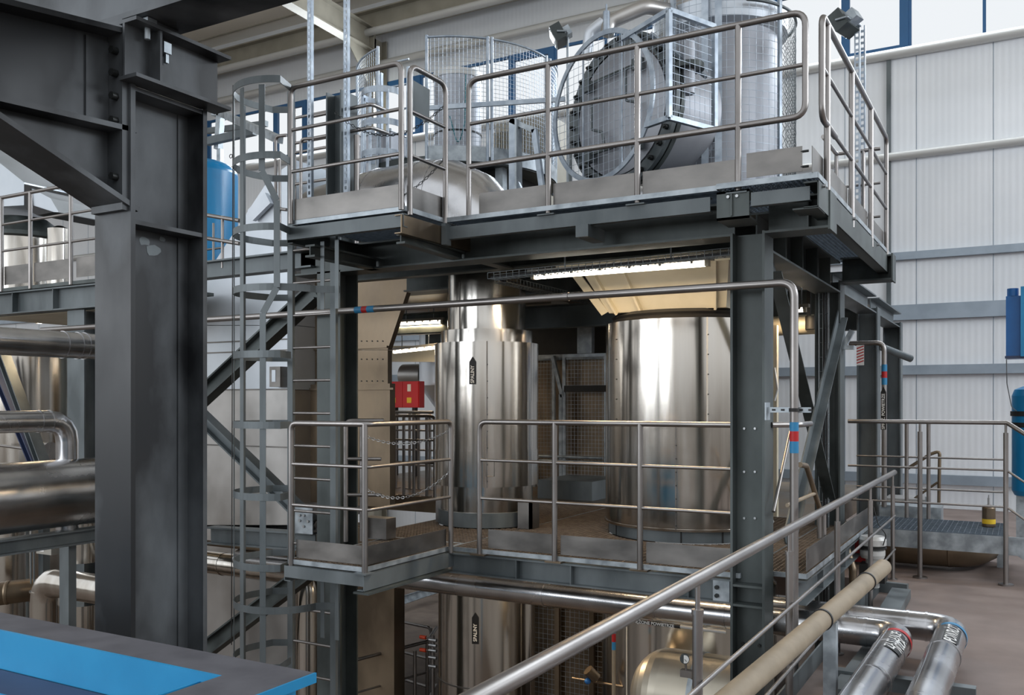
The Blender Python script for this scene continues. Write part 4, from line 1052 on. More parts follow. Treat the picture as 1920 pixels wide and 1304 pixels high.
part(t, 'flange', G().lathe(((a.x+b.x)/2, 14, a.z), [(.22,-.03),(.3,-.03),(.3,.03),(.22,.03)], 24, axis=X_), 'dark')
# screened machine bay seen between the two cylinders
t = thing('machine_enclosure', 'brown sheet metal enclosure behind the gap between the cylinders', 'enclosure')
a, b = at(985, 655, Y=11.9), at(1150, 930, Y=11.9)
part(t, 'panel', G().box(a.x-.3, b.x+.4, 11.95, 13.6, .56, 2.45), 'duct_dark')
part(t, 'shade_panel', G().box(a.x-.6, b.x+.4, 12.2, 13.6, 2.45, 3.08), 'dark')  # added dark sheet in place of the shade above the enclosure
part(t, 'top_rail', G().box(a.x-.3, b.x+.4, 11.85, 11.95, 2.42, 2.5), 'galv')
part(t, 'block', G().box(at(1085, 620, Y=11.8).x, at(1112, 620, Y=11.8).x, 11.75, 11.85, 2.5, 2.95), 'galv')
def screen(label, u0, u1, v0, v1, Y, step=.055):
    t = thing('mesh_screen', label, 'screen'); a, b = at(u0, v0, Y=Y), at(u1, v1, Y=Y)
    part(t, 'wire_mesh', mesh_rect((a.x, Y, b.z), (b.x-a.x, 0, 0), (0, 0, a.z-b.z), step, step, .0025), 'galv')
    g = G(); w = .022
    g.box(a.x-w, a.x+w, Y-.02, Y+.02, b.z, a.z); part(t, 'frame_side', g, 'galv')
    g = G(); g.box(b.x-w, b.x+w, Y-.02, Y+.02, b.z, a.z); part(t, 'frame_side', g, 'galv')
    g = G(); g.box(a.x+w, b.x-w, Y-.02, Y+.02, a.z-w*2, a.z); part(t, 'frame_top', g, 'galv')
    g = G(); g.box(a.x+w, b.x-w, Y-.02, Y+.02, b.z, b.z+w*2); part(t, 'frame_bottom', g, 'galv')
    return t
screen('wire mesh screen in a steel frame, right one behind the gap between the cylinders', 1058, 1136, 665, 922, 11.6)
screen('narrow wire mesh screen, left one behind the gap between the cylinders', 1002, 1038, 668, 938, 11.75)
solo('brace', G().bar(at(1036, 668, Y=11.6), at(1055, 745, Y=11.6), .05, .05).bar(at(1052, 740, Y=11.6), at(1052, 935, Y=11.6), .05, .05), 'galv', 'bent grey post between the two mesh screens', 'post')
solo('cross_member', G().box(at(1058, 728, Y=11.55).x, at(1140, 728, Y=11.55).x, 11.54, 11.58, at(1100, 735, Y=11.5).z, at(1100, 723, Y=11.5).z), 'dark', 'black crossbar in front of the right mesh screen', 'bar')
for i, (v, lab) in enumerate(((855, 'upper'), (863, 'lower'))):
    a = at(990, v, Y=11.56)
    solo('conduit', G().cyl(a, (at(1130, v, Y=11.56).x, 11.56, a.z), .02, 8), 'galv', '%s thin horizontal conduit between the cylinders at mid rail height' % lab, 'pipe')
a = at(1008, 925, Y=10.4); b = at(1110, 950, Y=10.4)
solo('low_plinth', G().box(a.x, b.x, 10.4, 11.3, .56, .80), 'mid_steel', 'low grey plinth on the deck between the cylinders', 'plinth')
# rear railings behind the brown hopper
railing('rear stainless railing behind the brown hopper near the red cabinet', [(at(742, 900, Y=9.85).x, 9.85), (at(815, 900, Y=9.85).x, 9.85)], .56, 1.62, [1.0, 1.3], [(at(u, 900, Y=9.85).x, 9.85) for u in (757, 776, 800)], drop=(0, 1), bend=.08)
railing('second rear stainless railing farther back near the red cabinet', [(at(735, 900, Y=10.6).x, 10.6), (at(812, 900, Y=10.6).x, 10.6)], .56, 1.66, [.9, 1.12, 1.4], [(at(u, 900, Y=10.6).x, 10.6) for u in (742, 768, 785, 806)])

# brown hopper duct between the left column and the flue cylinder
HYF = 8.45
def hq(u, v): p = at(u, v, Y=HYF); return (p.x, HYF, p.z)
t = thing('hopper_duct', 'brown lit sheet metal hopper duct left of the flue cylinder', 'duct')
part(t, 'upper_hopper', G().prism([hq(556, 490), hq(782, 490), hq(727, 656), hq(556, 656)], (0, .08, 0)), 'duct_dark')
part(t, 'middle_section', G().prism([hq(556, 657), hq(727, 657), hq(727, 722), hq(556, 722)], (0, .08, 0)), 'duct_dark')
a = hq(556, 722); b = hq(739, 760)
part(t, 'lower_section', G().box(a[0], b[0], HYF-.08, HYF+.02, ZM+.05, a[2]), 'duct_dark')
for v, u1 in ((657, 727), (731, 739), (865, 741)):
    y = HYF-.005 if v == 657 else HYF-.085
    p = at(556, v, Y=y); q = at(u1, v, Y=y)
    part(t, 'flange_strip', G().box(p.x, q.x, y-.02, y, p.z-.012, p.z+.012), 'duct_dark')
g = G()
for i in range(6):
    for v in (520, 640, 674, 715):
        p = at(668+i*10, v, Y=HYF); g.bolt(p, (0,-1,0), .008, .008)
part(t, 'rivets', g, 'bolt_dark')
solo('hopper_duct', G().box(at(640, 1200, Y=8.3).x, at(739, 1200, Y=8.3).x, 8.3, 8.5, -2.2, .34), 'duct_dark', 'dark brown square duct continuing below the middle deck', 'duct')

# pale silver casing left of the ladder
CY = 8.1
def cq(u, v): p = at(u, v, Y=CY); return (p.x, CY, p.z)
t = thing('machine_casing', 'large pale silver sheet casing with sloping left edge behind the ladder cage', 'casing')
part(t, 'upper_panel', G().prism([cq(345, 610), cq(553, 610), cq(553, 300), cq(505, 335), cq(398, 498), cq(345, 600)], (0, 1.2, 0)), 'white_clad')
part(t, 'middle_panel', G().prism([cq(345, 731), cq(553, 731), cq(553, 611), cq(345, 611)], (0, 1.25, 0)), 'white_clad')
part(t, 'lower_panel', G().prism([cq(345, 985), cq(553, 985), cq(553, 732), cq(345, 732)], (0, 1.3, 0)), 'dull_clad')
for v in (645, 664, 732, 833):
    p = at(346, v, Y=CY-.004); part(t, 'seam_strip', G().box(p.x, cq(553, v)[0], CY-.012, CY, p.z-.008, p.z+.008), 'toe')
part(t, 'edge_ledge', G().bar(at(472, 405, Y=CY-.05), at(505, 372, Y=CY-.05), .06, .16, Y_), 'white_clad')
p = at(518, 707, Y=CY-.1)
o = part(t, 'inspection_box', G().box(p.x-.07, p.x+.10, CY-.14, CY, p.z-.12, p.z+.12), 'toe')
part(o, 'glass', G().box(p.x-.03, p.x+.03, CY-.145, CY-.14, p.z-.06, p.z+.08), 'white_clad')
part(t, 'skirt', G().box(cq(345, 985)[0], cq(553, 985)[0], CY-.05, 9.4, -2.2, at(400, 990, Y=CY).z), 'dull_clad')
t = thing('clad_pipe', 'brown silver pipe crossing behind the cage under the lower landing level', 'pipe')
z = at(450, 1062, Y=7.0).z
part(t, 'pipe_body', G().tube([(-9.6, 7.0, z), (at(577, 1200, Y=7.0).x, 7.0, z), (at(577, 1200, Y=7.0).x, 7.0, -2.2)], .12, .2, 28), 'shell')
part(t, 'seam_band', G().lathe((at(420, 1050, Y=7).x, 7.0, z), [(.12,-.01),(.125,-.01),(.125,.01),(.12,.01)], 28, axis=X_), 'shell')
solo('conduit', G().cyl((-9.6, 6.7, at(450, 1025, Y=6.7).z), (-5.8, 6.7, at(450, 1025, Y=6.7).z), .03, 12), 'duct_dark', 'thin brown conduit above the silver pipe behind the cage', 'pipe')

# ================================================================ upper deck equipment
# segmented elbow duct dropping into the flue cylinder
t = thing('elbow_duct', 'fat silver segmented duct arching over to the flue cylinder on the upper deck', 'duct')
r = .48; R = .66; cz = 3.80-R
cx = AC[0]-R; pts = [(AC[0], AC[1], 3.26)]
pts += [(cx+R*math.cos(math.radians(a)), AC[1], cz+.06+R*math.sin(math.radians(a))) for a in (8, 30, 52, 74, 90)]
pts += [(AC[0]-1.3, AC[1]+.05, cz+.06+R), (AC[0]-2.2, AC[1]+.1, cz-.02+R)]
g = G(); g.sweep(pts, r, 40); part(t, 'duct_body', g, 'clad')
for i in (2, 3, 4, 5, 6):
    p0, p1 = Vector(pts[i-1]), Vector(pts[min(i+1, 7)]); part(t, 'seam_band', G().lathe(pts[i], [(r,-.008),(r+.006,-.008),(r+.006,.008),(r,.008)], 40, axis=(p1-p0).normalized()), 'clad')

# mesh guarded stack on its dark pedestal
SX = at(858, 200, Y=9.6); sc = (SX.x, 9.6)
t = thing('exhaust_stack', 'upright grey cylinder with pale top band inside the mesh guard', 'tank')
zb = at(858, 296, D=11.1).z; zt = at(858, 132, D=11.1).z
part(t, 'shell', G().lathe((*sc, 0), [(.30, zb), (.30, zt-.02)], 48), 'matte_clad')
part(t, 'top_band', G().lathe((*sc, 0), [(.2, zt+.05), (.31, zt+.05), (.31, zt-.03), (.30, zt-.03)], 48), 'tubewhite')
part(t, 'base_ring', G().lathe((*sc, 0), [(.30, zb+.02), (.37, zb+.02), (.37, zb-.22), (.2, zb-.22)], 48), 'galv')
part(t, 'strap', G().lathe((*sc, 0), [(.302, zb+.36), (.307, zb+.36), (.307, zb+.34), (.302, zb+.34)], 48), 'dark')
part(t, 'hose', G().tube([V(sc[0]+.1, sc[1]-.33, zb+.5), V(sc[0]+.22, sc[1]-.33, zb+.1), V(sc[0]+.3, sc[1]-.3, zb+.4), V(sc[0]+.28, sc[1]-.25, zb+1.0)], .008, .15, 6), 'teal')
t = thing('pedestal', 'dark round steel platform carrying the mesh guarded stack', 'platform')
part(t, 'plate', G().lathe((*sc, 0), [(.001, zb-.30), (1.24, zb-.30), (1.24, zb-.22), (.001, zb-.22)], 48), 'dark_steel')
for dg in (225, 260, 300, 330):
    x, y = sc[0]+1.1*math.cos(math.radians(dg)), sc[1]+1.1*math.sin(math.radians(dg)); part(t, 'leg', G().box(x-.05, x+.05, y-.05, y+.05, 3.27, zb-.30), 'galv')
part(t, 'housing', G().box(sc[0]-.2, sc[0]+.95, sc[1]-.55, sc[1]+.4, 3.27, zb-.3), 'dark')
t = thing('stack_guard', 'tall curved mesh guard panels around the upright stack', 'guard')
gz0, gz1 = zb-.22, at(858, 67, D=10.15).z
def ang(u, R=1.25):
    return cyl_pt(sc, R, u, 300)[0]
def gpanel(a0, a1):
    pn = part(t, 'mesh_panel', mesh_curve(sc+(0,), 1.25, a0, a1, gz0+.02, gz1, .046, .046, .0024), 'galv_bright')
    pts = lambda z: [Vector((sc[0]+1.25*math.cos(a0+(a1-a0)*i/16), sc[1]+1.25*math.sin(a0+(a1-a0)*i/16), z)) for i in range(17)]
    part(pn, 'top_rim', G().sweep(pts(gz1), .014, 6), 'galv_bright')
    g = G(); q = pts(gz0)
    for a, b in zip(q, q[1:]): g.bar(a+Z_*.02, b+Z_*.02, .006, .17)
    part(pn, 'kick_plate', g, 'galv')
    for a in (a0, a1):
        x, y = sc[0]+1.255*math.cos(a), sc[1]+1.255*math.sin(a); part(t, 'guard_post', G().cyl((x, y, gz0-.1), (x, y, gz1+.02), .018, 8), 'galv_bright')
gpanel(ang(800), ang(914)); gpanel(ang(922), ang(1023)); gpanel(ang(1030), ang(1030)+.7); gpanel(ang(709), ang(709)-.75)
part(t, 'side_bar', G().bar(at(785, 204, D=10.0), at(1060, 186, D=10.0), .03, .05), 'galv_bright')
# small caged ladder behind the landing
t = thing('caged_ladder', 'small bright galvanised caged ladder beyond the upper landing', 'ladder')
lc = at(718, 200, D=10.3)
for v in (168, 228, 285):
    z = at(718, v, D=10.1).z; n = 24; g = G()
    pts = [Vector((lc.x+.24*math.cos(math.radians(150+240*i/n)), lc.y+.24*math.sin(math.radians(150+240*i/n)), z)) for i in range(n+1)]
    for a, b in zip(pts, pts[1:]): g.bar(a, b, .006, .07, None)
    part(t, 'cage_hoop', g, 'galv_bright')
for dg in (190, 230, 270, 320):
    x, y = lc.x+.235*math.cos(math.radians(dg)), lc.y+.235*math.sin(math.radians(dg)); part(t, 'cage_bar', G().box(x-.018, x+.018, y-.004, y+.004, 3.9, at(718, 168, D=10.1).z), 'galv_bright')
for dx in (-.2, .2): part(t, 'stringer', G().box(lc.x+dx-.02, lc.x+dx+.02, lc.y+.2, lc.y+.24, 3.27, at(718, 120, D=10.3).z), 'galv_bright')
for k in range(9): part(t, 'rung', G().cyl((lc.x-.2, lc.y+.22, 3.5+.28*k), (lc.x+.2, lc.y+.22, 3.5+.28*k), .012, 8), 'galv_bright')
t = thing('control_box', 'pale blue grey box standing beyond the upper landing', 'cabinet')
a, b = at(675, 262, Y=8.45), at(733, 335, Y=8.45)
part(t, 'body', G().box(a.x, b.x, 8.45, 8.8, 3.27, at(700, 252, Y=8.45).z), 'matte_clad')
part(t, 'knob', G().cyl((b.x-.05, 8.5, at(700, 252, Y=8.45).z), (b.x-.05, 8.5, at(700, 252, Y=8.45).z+.05), .02, 10), 'galv')
part(t, 'roof_plate', G().box(a.x-.01, b.x+.01, 8.43, 8.82, at(700, 252, Y=8.45).z-.001, at(700, 252, Y=8.45).z+.006), 'galv')
pts = []
for i in range(120):
    u = i/119; a = u*2*PI*9; c = at(693+100*u, 312, Y=8.6); pts.append(c+V(0, math.cos(a)*.03, math.sin(a)*.03))
solo('coiled_hose', G().sweep(pts, .005, 6), 'teal', 'coiled teal hose strung above the fat silver duct', 'hose')
t = thing('tube_railing', 'bent brown tube railing pieces behind the upper landing', 'railing')
for v, du in ((204, 0), (247, 8)):
    a = at(655, v, Y=7.2); part(t, 'tube', G().tube([a+V(-.5,0,-.0), a+V(.28,0,0), a+V(.1,.5,.1)], .02, .04, 8), 'rail')
part(t, 'post', G().cyl((at(669,300,Y=7.2).x, 7.2, 3.27), (at(669,300,Y=7.2).x, 7.2, 4.5), .03, 10), 'rail')
part(t, 'post', G().cyl((at(615,300,Y=7.2).x, 7.2, 3.27), (at(615,300,Y=7.2).x, 7.2, 4.3), .02, 10), 'rail')
t = thing('guard_railing', 'thin rear railing of the upper deck seen through the landing rails', 'railing')
for v in (214, 262, 280, 340):
    z = at(590, v, Y=7.4).z; part(t, 'rail', G().cyl((at(552, v, Y=7.4).x, 7.4, z), (at(618, v, Y=7.4).x, 7.4, z), .016, 8), 'rail')
for u in (552, 618): x = at(u, 300, Y=7.4).x; part(t, 'post', G().cyl((x, 7.4, 3.1), (x, 7.4, at(u, 205, Y=7.4).z), .02, 8), 'rail')
# galvanised trapezoid frame
t = thing('galvanised_frame', 'galvanised trapezoid frame standing between stack and round vessel', 'frame')
fy = 7.9
def ff(u, v): return at(u, v, Y=fy)
part(t, 'upright', G().bar(ff(962, 372), ff(962, 224), .07, .05, X_), 'galv_bright')
part(t, 'upright', G().bar(ff(972, 368), ff(972, 226), .02, .12, X_), 'galv')
part(t, 'top_bar', G().bar(ff(958, 226), ff(1003, 246), .05, .05, Y_), 'galv')
part(t, 'slanted_leg', G().bar(ff(1002, 243), ff(1019, 372), .05, .05, Y_), 'galv_bright')
part(t, 'foot_brace', G().bar(ff(968, 335), ff(984, 372), .04, .03, Y_), 'galv_bright')
t = thing('louvre_box', 'brown grey louvred box behind the trapezoid frame', 'cabinet')
a, b = at(925, 232, Y=10.9), at(1030, 305, Y=10.9)
part(t, 'body', G().box(a.x, b.x, 10.95, 11.5, 3.14, a.z), 'purlin')
g = G()
for i in range(24): x = a.x+(b.x-a.x)*i/23; g.box(x-.01, x+.01, 10.93, 10.95, b.z, a.z-.12)
part(t, 'louvres', g, 'purlin')
part(t, 'top_tube', G().cyl((a.x-.2, 10.9, a.z+.06), (b.x+.2, 10.9, a.z+.06), .02, 8), 'rail')

# perforated struts
def strut(label, u, v0, v1, Y, w=.045, ztop=None):
    a = at(u, v1, Y=Y); b = at(u, v0, Y=Y); z1 = ztop or b.z; t = thing('perforated_strut', label, 'strut'); x = a.x
    g = G(); n = int((z1-a.z)/.06)
    g.box(x-w/2, x-w/2+.012, Y-.002, Y, a.z, z1); g.box(x+w/2-.012, x+w/2, Y-.002, Y, a.z, z1)
    for i in range(n): g.box(x-w/2+.012, x+w/2-.012, Y-.002, Y, a.z+i*.06, a.z+i*.06+.026)
    g.box(x-w/2-.002, x-w/2, Y-.002, Y+.035, a.z, z1); g.box(x+w/2, x+w/2+.002, Y-.002, Y+.035, a.z, z1)
    part(t, 'channel', g, 'galv_bright'); return t
strut('perforated hanging strut, left one of the pair from roof to upper deck', 580, 0, 370, 7.0, .05, 11.15)
strut('perforated hanging strut, right one of the pair from roof to upper deck', 648, 0, 372, 7.0, .05, 11.15)
strut('perforated strut at the rear right corner of the upper deck, left of two', 1607, 28, 400, 9.6, .05)
strut('perforated strut at the rear right corner of the upper deck, right of two', 1617, 48, 405, 9.75, .05)

# round vessel with bolted door and its guards
bd = Vector((.41, .91, 0)).normalized(); td = Vector((bd.y, -bd.x, 0))
vc = at(1149, 206, D=9.15)
DR = .76
t = thing('round_vessel', 'horizontal grey vessel with a big bolted round door facing the viewer', 'tank')
part(t, 'body', G().lathe(vc, [(DR-.08, .16), (DR-.08, .85)], 64, axis=bd), 'matte_clad')
part(t, 'flange', G().lathe(vc, [(DR-.1, .10), (DR+.02, .10), (DR+.02, .15), (DR-.08, .15)], 64, axis=bd), 'mid_steel')
part(t, 'rear_flange', G().lathe(vc, [(DR-.1, .17), (DR+.02, .17), (DR+.02, .22), (DR-.08, .22)], 64, axis=bd), 'dark_steel')
dr = part(t, 'door', G().lathe(vc, [(.001, .03), (.25, .035), (.45, .055), (DR-.12, .10), (DR-.12, .13)], 64, axis=bd), 'matte_clad')
e1 = Z_; e2 = bd.cross(e1).normalized()
for k in range(28):
    a = 2*PI*k/28; c = vc + (e1*math.cos(a)+e2*math.sin(a))*(DR-.035) + bd*.1
    bo = part(t, 'bolt', G().sweep([c-bd*.06, c+bd*.14], .015, 8), 'bolt_dark')
    part(bo, 'nut', G().sweep([c-bd*.04, c-bd*.0], .028, 6), 'bolt_dark')
for sx1, sz1 in ((-.20, -.05), (.30, .12)):
    c = vc + td*sx1 + Z_*sz1; part(dr, 'handle', G().tube([c+Z_*.22+bd*.02, c+Z_*.22-bd*.05+td*-.06, c-Z_*.1-bd*.05-td*.06, c-Z_*.16-bd*.05+td*.10, c-Z_*.32-bd*.02+td*.10], .014, .04, 8), 'mid_steel')
for sz1 in (.36, -.38):
    c = vc+Z_*sz1; part(dr, 'hinge_bar', G().bar(c-td*.36-bd*.0, c+td*.34-bd*.0, .03, .02, bd), 'dark_steel')
for sx1, sz1 in ((-.38, .34), (.36, .36), (.36, -.42), (-.36,-.4)):
    c = vc+td*sx1+Z_*sz1; part(dr, 'clamp', G().bar(c-Z_*.06, c+Z_*.05, .10, .08, td), 'mid_steel')
t = thing('ring_guard', 'pale round mesh guard ring in front of the bolted vessel door', 'guard')
gc = vc - bd*.16; GR = .725
part(t, 'outer_ring', G().flatring(gc, bd, GR, .05, .02, 72), 'galv_bright')
L = []; k = -GR
nst = int(2*GR/.075)
for i in range(1, nst):
    s_ = -GR+2*GR*i/nst; hgt = math.sqrt(max(0, GR*GR-s_*s_))
    L.append([gc+td*s_-Z_*hgt, gc+td*s_+Z_*hgt]); L.append([gc+Z_*s_-td*hgt, gc+Z_*s_+td*hgt])
part(t, 'wire_mesh', wires(L, 0, 0, .0022), 'galv_bright')
for s_ in (-.27, .30):
    hgt = math.sqrt(GR*GR-s_*s_); part(t, 'vertical_bar', G().bar(gc+td*s_-Z_*hgt, gc+td*s_+Z_*hgt, .02, .01, td), 'galv_bright')
t = thing('box_guard', 'square framed mesh guard projecting right of the round door guard', 'guard')
C = gc + td*.93; zb1, zt1 = at(1245, 214, D=8.2).z, at(1245, 10, D=8.2).z
c00, c01 = Vector((C.x, C.y, zb1)), Vector((C.x, C.y, zt1)); dp = bd*.62; lf = -td*.86
w = .045
for nm, a, b in (('corner_post', c00, c01), ('rear_post', c00+dp, c01+dp), ('side_rail', c00, c00+dp), ('side_rail', c01, c01+dp)):
    part(t, nm, G().bar(a, b, w, w, td), 'galv_bright')
part(t, 'front_rail', G().bar(c01, c01+lf*.72-Z_*.06, w, w, bd), 'galv_bright')
part(t, 'front_rail', G().bar(c00, c00-td*.30, w, w, bd), 'galv_bright')
part(t, 'diagonal_rail', G().bar(c01+lf*.35+dp*.1-Z_*.1, c01-td*.1+dp-Z_*.45, .05, .03, bd), 'galv_bright')
part(t, 'wire_mesh', mesh_rect(c00, dp, c01-c00, .07, .07, .0024), 'galv_bright', 'side mesh')
L = []
for i in range(16):
    x = .93-.07*i
    if x < .2: break
    zlow = gc.z + (math.sqrt(max(0, GR*GR-x*x)) if x < GR else (zb1-gc.z)); zlow = max(zlow, zb1) if x >= GR*.9 else gc.z+math.sqrt(max(0, GR*GR-x*x))
    pB = gc+td*x; L.append([Vector((pB.x, pB.y, zlow)), Vector((pB.x, pB.y, zt1-.05))])
for j in range(int((zt1-zb1)/.07)):
    z = zb1+.07*j; h = z-gc.z; x0 = math.sqrt(max(0, GR*GR-h*h)) if abs(h) < GR else .2
    pA = gc+td*x0; L.append([Vector((pA.x, pA.y, z)), Vector((C.x, C.y, z))])
part(t, 'wire_mesh', wires(L, 0, 0, .0022), 'galv_bright', 'front mesh')
# tall vertical vessel
tc2 = (-2.90, 9.75)
t = thing('tall_vessel', 'tall upright grey clad vessel behind the upper deck railing on the right', 'tank')
part(t, 'shell', G().lathe((*tc2, 0), [(.62, 3.27), (.62, at(1345, 42, D=9.3).z)], 72), 'matte_clad')
zz = at(1345, 42, D=9.3).z
part(t, 'shoulder', G().lathe((*tc2, 0), [(.62, zz), (.72, zz+.04), (.72, zz+.24), (.55, zz+.32)], 72), 'white_clad')
part(t, 'upper_shell', G().lathe((*tc2, 0), [(.55, zz+.3), (.55, zz+1.4)], 72), 'dull_clad')
t = thing('vessel_guard', 'cylindrical mesh guard with pale posts around the tall upright vessel', 'guard')
gR = .80
def ga_(u): return cyl_pt(tc2, gR, u, 200)[0]
part(t, 'wire_mesh', mesh_curve(tc2+(0,), gR, ga_(1238), ga_(1462), 3.3, 6.3, .075, .075, .0025), 'galv_bright')
part(t, 'chain_link_mesh', mesh_curve(tc2+(0,), gR, ga_(1462), ga_(1462)+1.3, 3.3, zz+.1, .06, .06, .0025, True), 'mid_steel')
for u, w_ in ((1262, .02), (1322, .035), (1347, .035), (1462, .02)):
    a = ga_(u); x, y = tc2[0]+gR*math.cos(a), tc2[1]+gR*math.sin(a)
    part(t, 'guard_post', G().bar((x, y, 3.27), (x, y, 6.4), w_*2, .03, (-math.sin(a), math.cos(a), 0)), 'galv_bright')
a0, a1 = ga_(1400), ga_(1462)+1.3
part(t, 'top_rim', G().sweep([Vector((tc2[0]+gR*math.cos(a0+(a1-a0)*i/16), tc2[1]+gR*math.sin(a0+(a1-a0)*i/16), zz+.16)) for i in range(17)], .018, 6), 'mid_steel')
t = thing('bent_pipe', 'curved grey pipe with a small valve above the round door guard', 'pipe')
a, b, c, d = at(1138, 66, D=9.3), at(1142, 42, D=9.3), at(1210, 12, D=9.3), at(1262, 22, D=9.5)
part(t, 'tube', G().tube([a, b, c, d], .075, .18, 16), 'dull_clad')
part(t, 'valve_body', G().cyl(at(1137, 60, D=9.1), at(1137, 22, D=9.1), .035, 12), 'galv_bright')
part(t, 'valve_stem', G().cyl(at(1137, 22, D=9.1), at(1137, 8, D=9.1), .01, 8), 'galv_bright')
part(t, 'arch', G().tube([at(1100, 110, D=9.6), at(1105, 62, D=9.6), at(1130, 42, D=9.6)], .06, .1, 12), 'white_clad')
t = thing('flanged_pipe', 'short upright pipe with dark bolted flange inside the box guard', 'pipe')
p = gc+td*.78+bd*.42
part(t, 'tube', G().cyl((p.x, p.y, at(1270, 122, D=8.6).z-.25), (p.x, p.y, 5.25), .06, 16), 'matte_clad')
part(t, 'flange', G().cyl((p.x, p.y, at(1270, 122, D=8.6).z-.02), (p.x, p.y, at(1270, 122, D=8.6).z+.03), .15, 20), 'dark_steel')

# flood lights
def flood(label, u, v, Y, aim, s=1.0):
    t = thing('flood_light', label, 'lamp'); p = at(u, v, Y=Y); aim = Vector(aim).normalized(); sd = aim.cross(Z_).normalized()
    up = sd.cross(aim)
    part(t, 'housing', G().bar(p-aim*.07*s, p+aim*.05*s, .26*s, .18*s, sd), 'dark_steel')
    part(t, 'glass', G().bar(p+aim*.05*s, p+aim*.06*s, .22*s, .14*s, sd), 'glass')
    part(t, 'reflector', G().bar(p+aim*.045*s, p+aim*.052*s, .22*s, .13*s, sd), 'white')
    part(t, 'yoke', G().tube([p+sd*.14*s, p+sd*.14*s-aim*.12*s-Z_*.06*s, p-sd*.14*s-aim*.12*s-Z_*.06*s, p-sd*.14*s], .012*s, .02, 6), 'galv')
    part(t, 'ballast', G().bar(p-aim*.16*s-Z_*.02, p-aim*.07*s-Z_*.02, .14*s, .10*s, sd), 'galv')
    return t, p
t, p = flood('flood light on a thin pole above the round door guard', 1045, 68, 8.9, (-.75, -.35, -.45))
part(t, 'pole', G().cyl((p.x+.1, 8.95, 3.27), (p.x+.1, 8.95, p.z-.02), .014, 8), 'galv')
t, p = flood('grey flood light on the perforated struts at the right rear corner', 1580, 46, 9.5, (-.7, .2, -.4), 1.1)

# ================================================================ right hand side: walkway, pipes, tanks
t = thing('raised_walkway', 'raised galvanised walkway with grating along the right rear', 'platform')
wx0, wx1 = at(1588, 990, Y=10.3).x, at(1882, 990, Y=10.3).x
part(t, 'front_channel', G().channel((wx0, 10.3, .37), (wx1, 10.3, .37), .18, .06, Y_, .008), 'galv')
part(t, 'rear_channel', G().channel((wx0, 11.35, .37), (wx1, 11.35, .37), .18, .06, Y_, .008), 'galv')
g = G()
n = int((wx1-wx0)/.05)
for i in range(n+1): x = wx0+(wx1-wx0)*i/n; g.box(x-.002, x+.002, 10.3, 11.35, .44, .47)
for i in range(28): y = 10.3+1.05*i/27; g.box(wx0, wx1, y-.002, y+.002, .44, .469)
part(t, 'grating_panel', g, 'grate_grey')
for x in (wx0+.3, wx1-.05): part(t, 'leg', G().box(x-.03, x+.03, 11.2, 11.26, 0, .28), 'galv')
part(t, 'stair_stringer', G().prism([(wx1, 10.27, .28), (wx1, 10.27, .46), (wx1+.18, 10.27, .46), (wx1+.70, 10.27, .12), (wx1+.70, 10.27, 0), (wx1+.52, 10.27, 0), (wx1+.12, 10.27, .28)], (0, .03, 0)), 'galv')
for i in range(2): part(t, 'tread', G().box(wx1+.15+.22*i, wx1+.37+.22*i, 10.32, 11.3, .26-.17*i, .285-.17*i), 'grate_grey')
t = thing('floor_pipe', 'large brown steel pipe with welded elbow lying under the raised walkway', 'pipe')
p = at(1770, 1040, Y=10.9); R_f = .20
part(t, 'pipe_body', G().tube([(wx0-.1, 10.75, .24), (wx1-.35, 10.75, .24), (wx1-.15, 11.6, .24)], R_f, .3, 32, 10), 'duct_dark')
x = at(1780, 1045, Y=10.75).x; part(t, 'weld_ring', G().lathe((x, 10.75, .24), [(R_f,-.012),(R_f+.005,0),(R_f,.012)], 32, axis=X_), 'duct_dark')
t = thing('spray_bottle', 'small brass coloured bottle with yellow label standing on the walkway', 'bottle')
p = at(1854, 972, Y=10.95); x, y = p.x, 10.95
part(t, 'body', G().lathe((x, y, .47), [(.001, 0), (.062, 0), (.065, .01), (.065, .20), (.055, .225), (.02, .235), (.001, .235)], 28), 'duct_dark')
part(t, 'label', G().lathe((x, y, .47), [(.0658, .035), (.0658, .085)], 28), 'yellow', 'yellow label')
part(t, 'nozzle', G().cyl((x, y, .70), (x, y, .78), .012, 10).cyl((x, y, .78), (x, y, .81), .006, 8), 'bolt')
t = thing('low_duct', 'long pale sheet duct lying behind the raised walkway', 'duct')
a = at(1580, 905, Y=12.0); b = at(1735, 955, Y=12.0)
part(t, 'body', G().box(-1.5, b.x, 12.0, 12.5, 0, .62), 'dull_clad')
part(t, 'end_plate', G().box(b.x, b.x+.02, 11.98, 12.52, 0, .66), 'galv')
part(t, 'front_box', G().box(-1.5, at(1765, 960, Y=11.6).x, 11.55, 11.9, 0, .58), 'galv')
t = thing('flange_valve', 'white flanged valve body with grey rings beside the tower corner', 'valve')
p = at(1630, 1010, Y=8.7)
part(t, 'body', G().lathe((p.x, 8.9, 0), [(.06, .1), (.06, .36), (.10, .37), (.11, .40), (.11, .44), (.085, .455), (.085, .47), (.12, .49), (.12, .54), (.10, .57), (.001, .58)], 36), 'tubewhite')
part(t, 'middle_ring', G().lathe((p.x, 8.9, 0), [(.08, .452), (.122, .458), (.122, .472), (.08, .48)], 36), 'dark')
part(t, 'actuator', G().box(p.x-.1, p.x+.12, 8.78, 8.98, .16, .32), 'dark')
part(t, 'brass_pipe', G().tube([(p.x-.2, 8.75, .45), (p.x-.14, 8.7, .28), (p.x-.14, 8.7, -.2)], .035, .05, 12), 'duct_dark')
part(t, 'red_plate', G().box(p.x-.2, p.x-.06, 9.02, 9.04, .30, .50), 'redband')
part(t, 'hose', G().tube([(p.x+.02, 8.8, .85), (p.x+.06, 8.8, .7), (p.x+.13, 8.8, .6), (p.x+.1, 8.82, .5)], .005, .06, 6), 'cable')
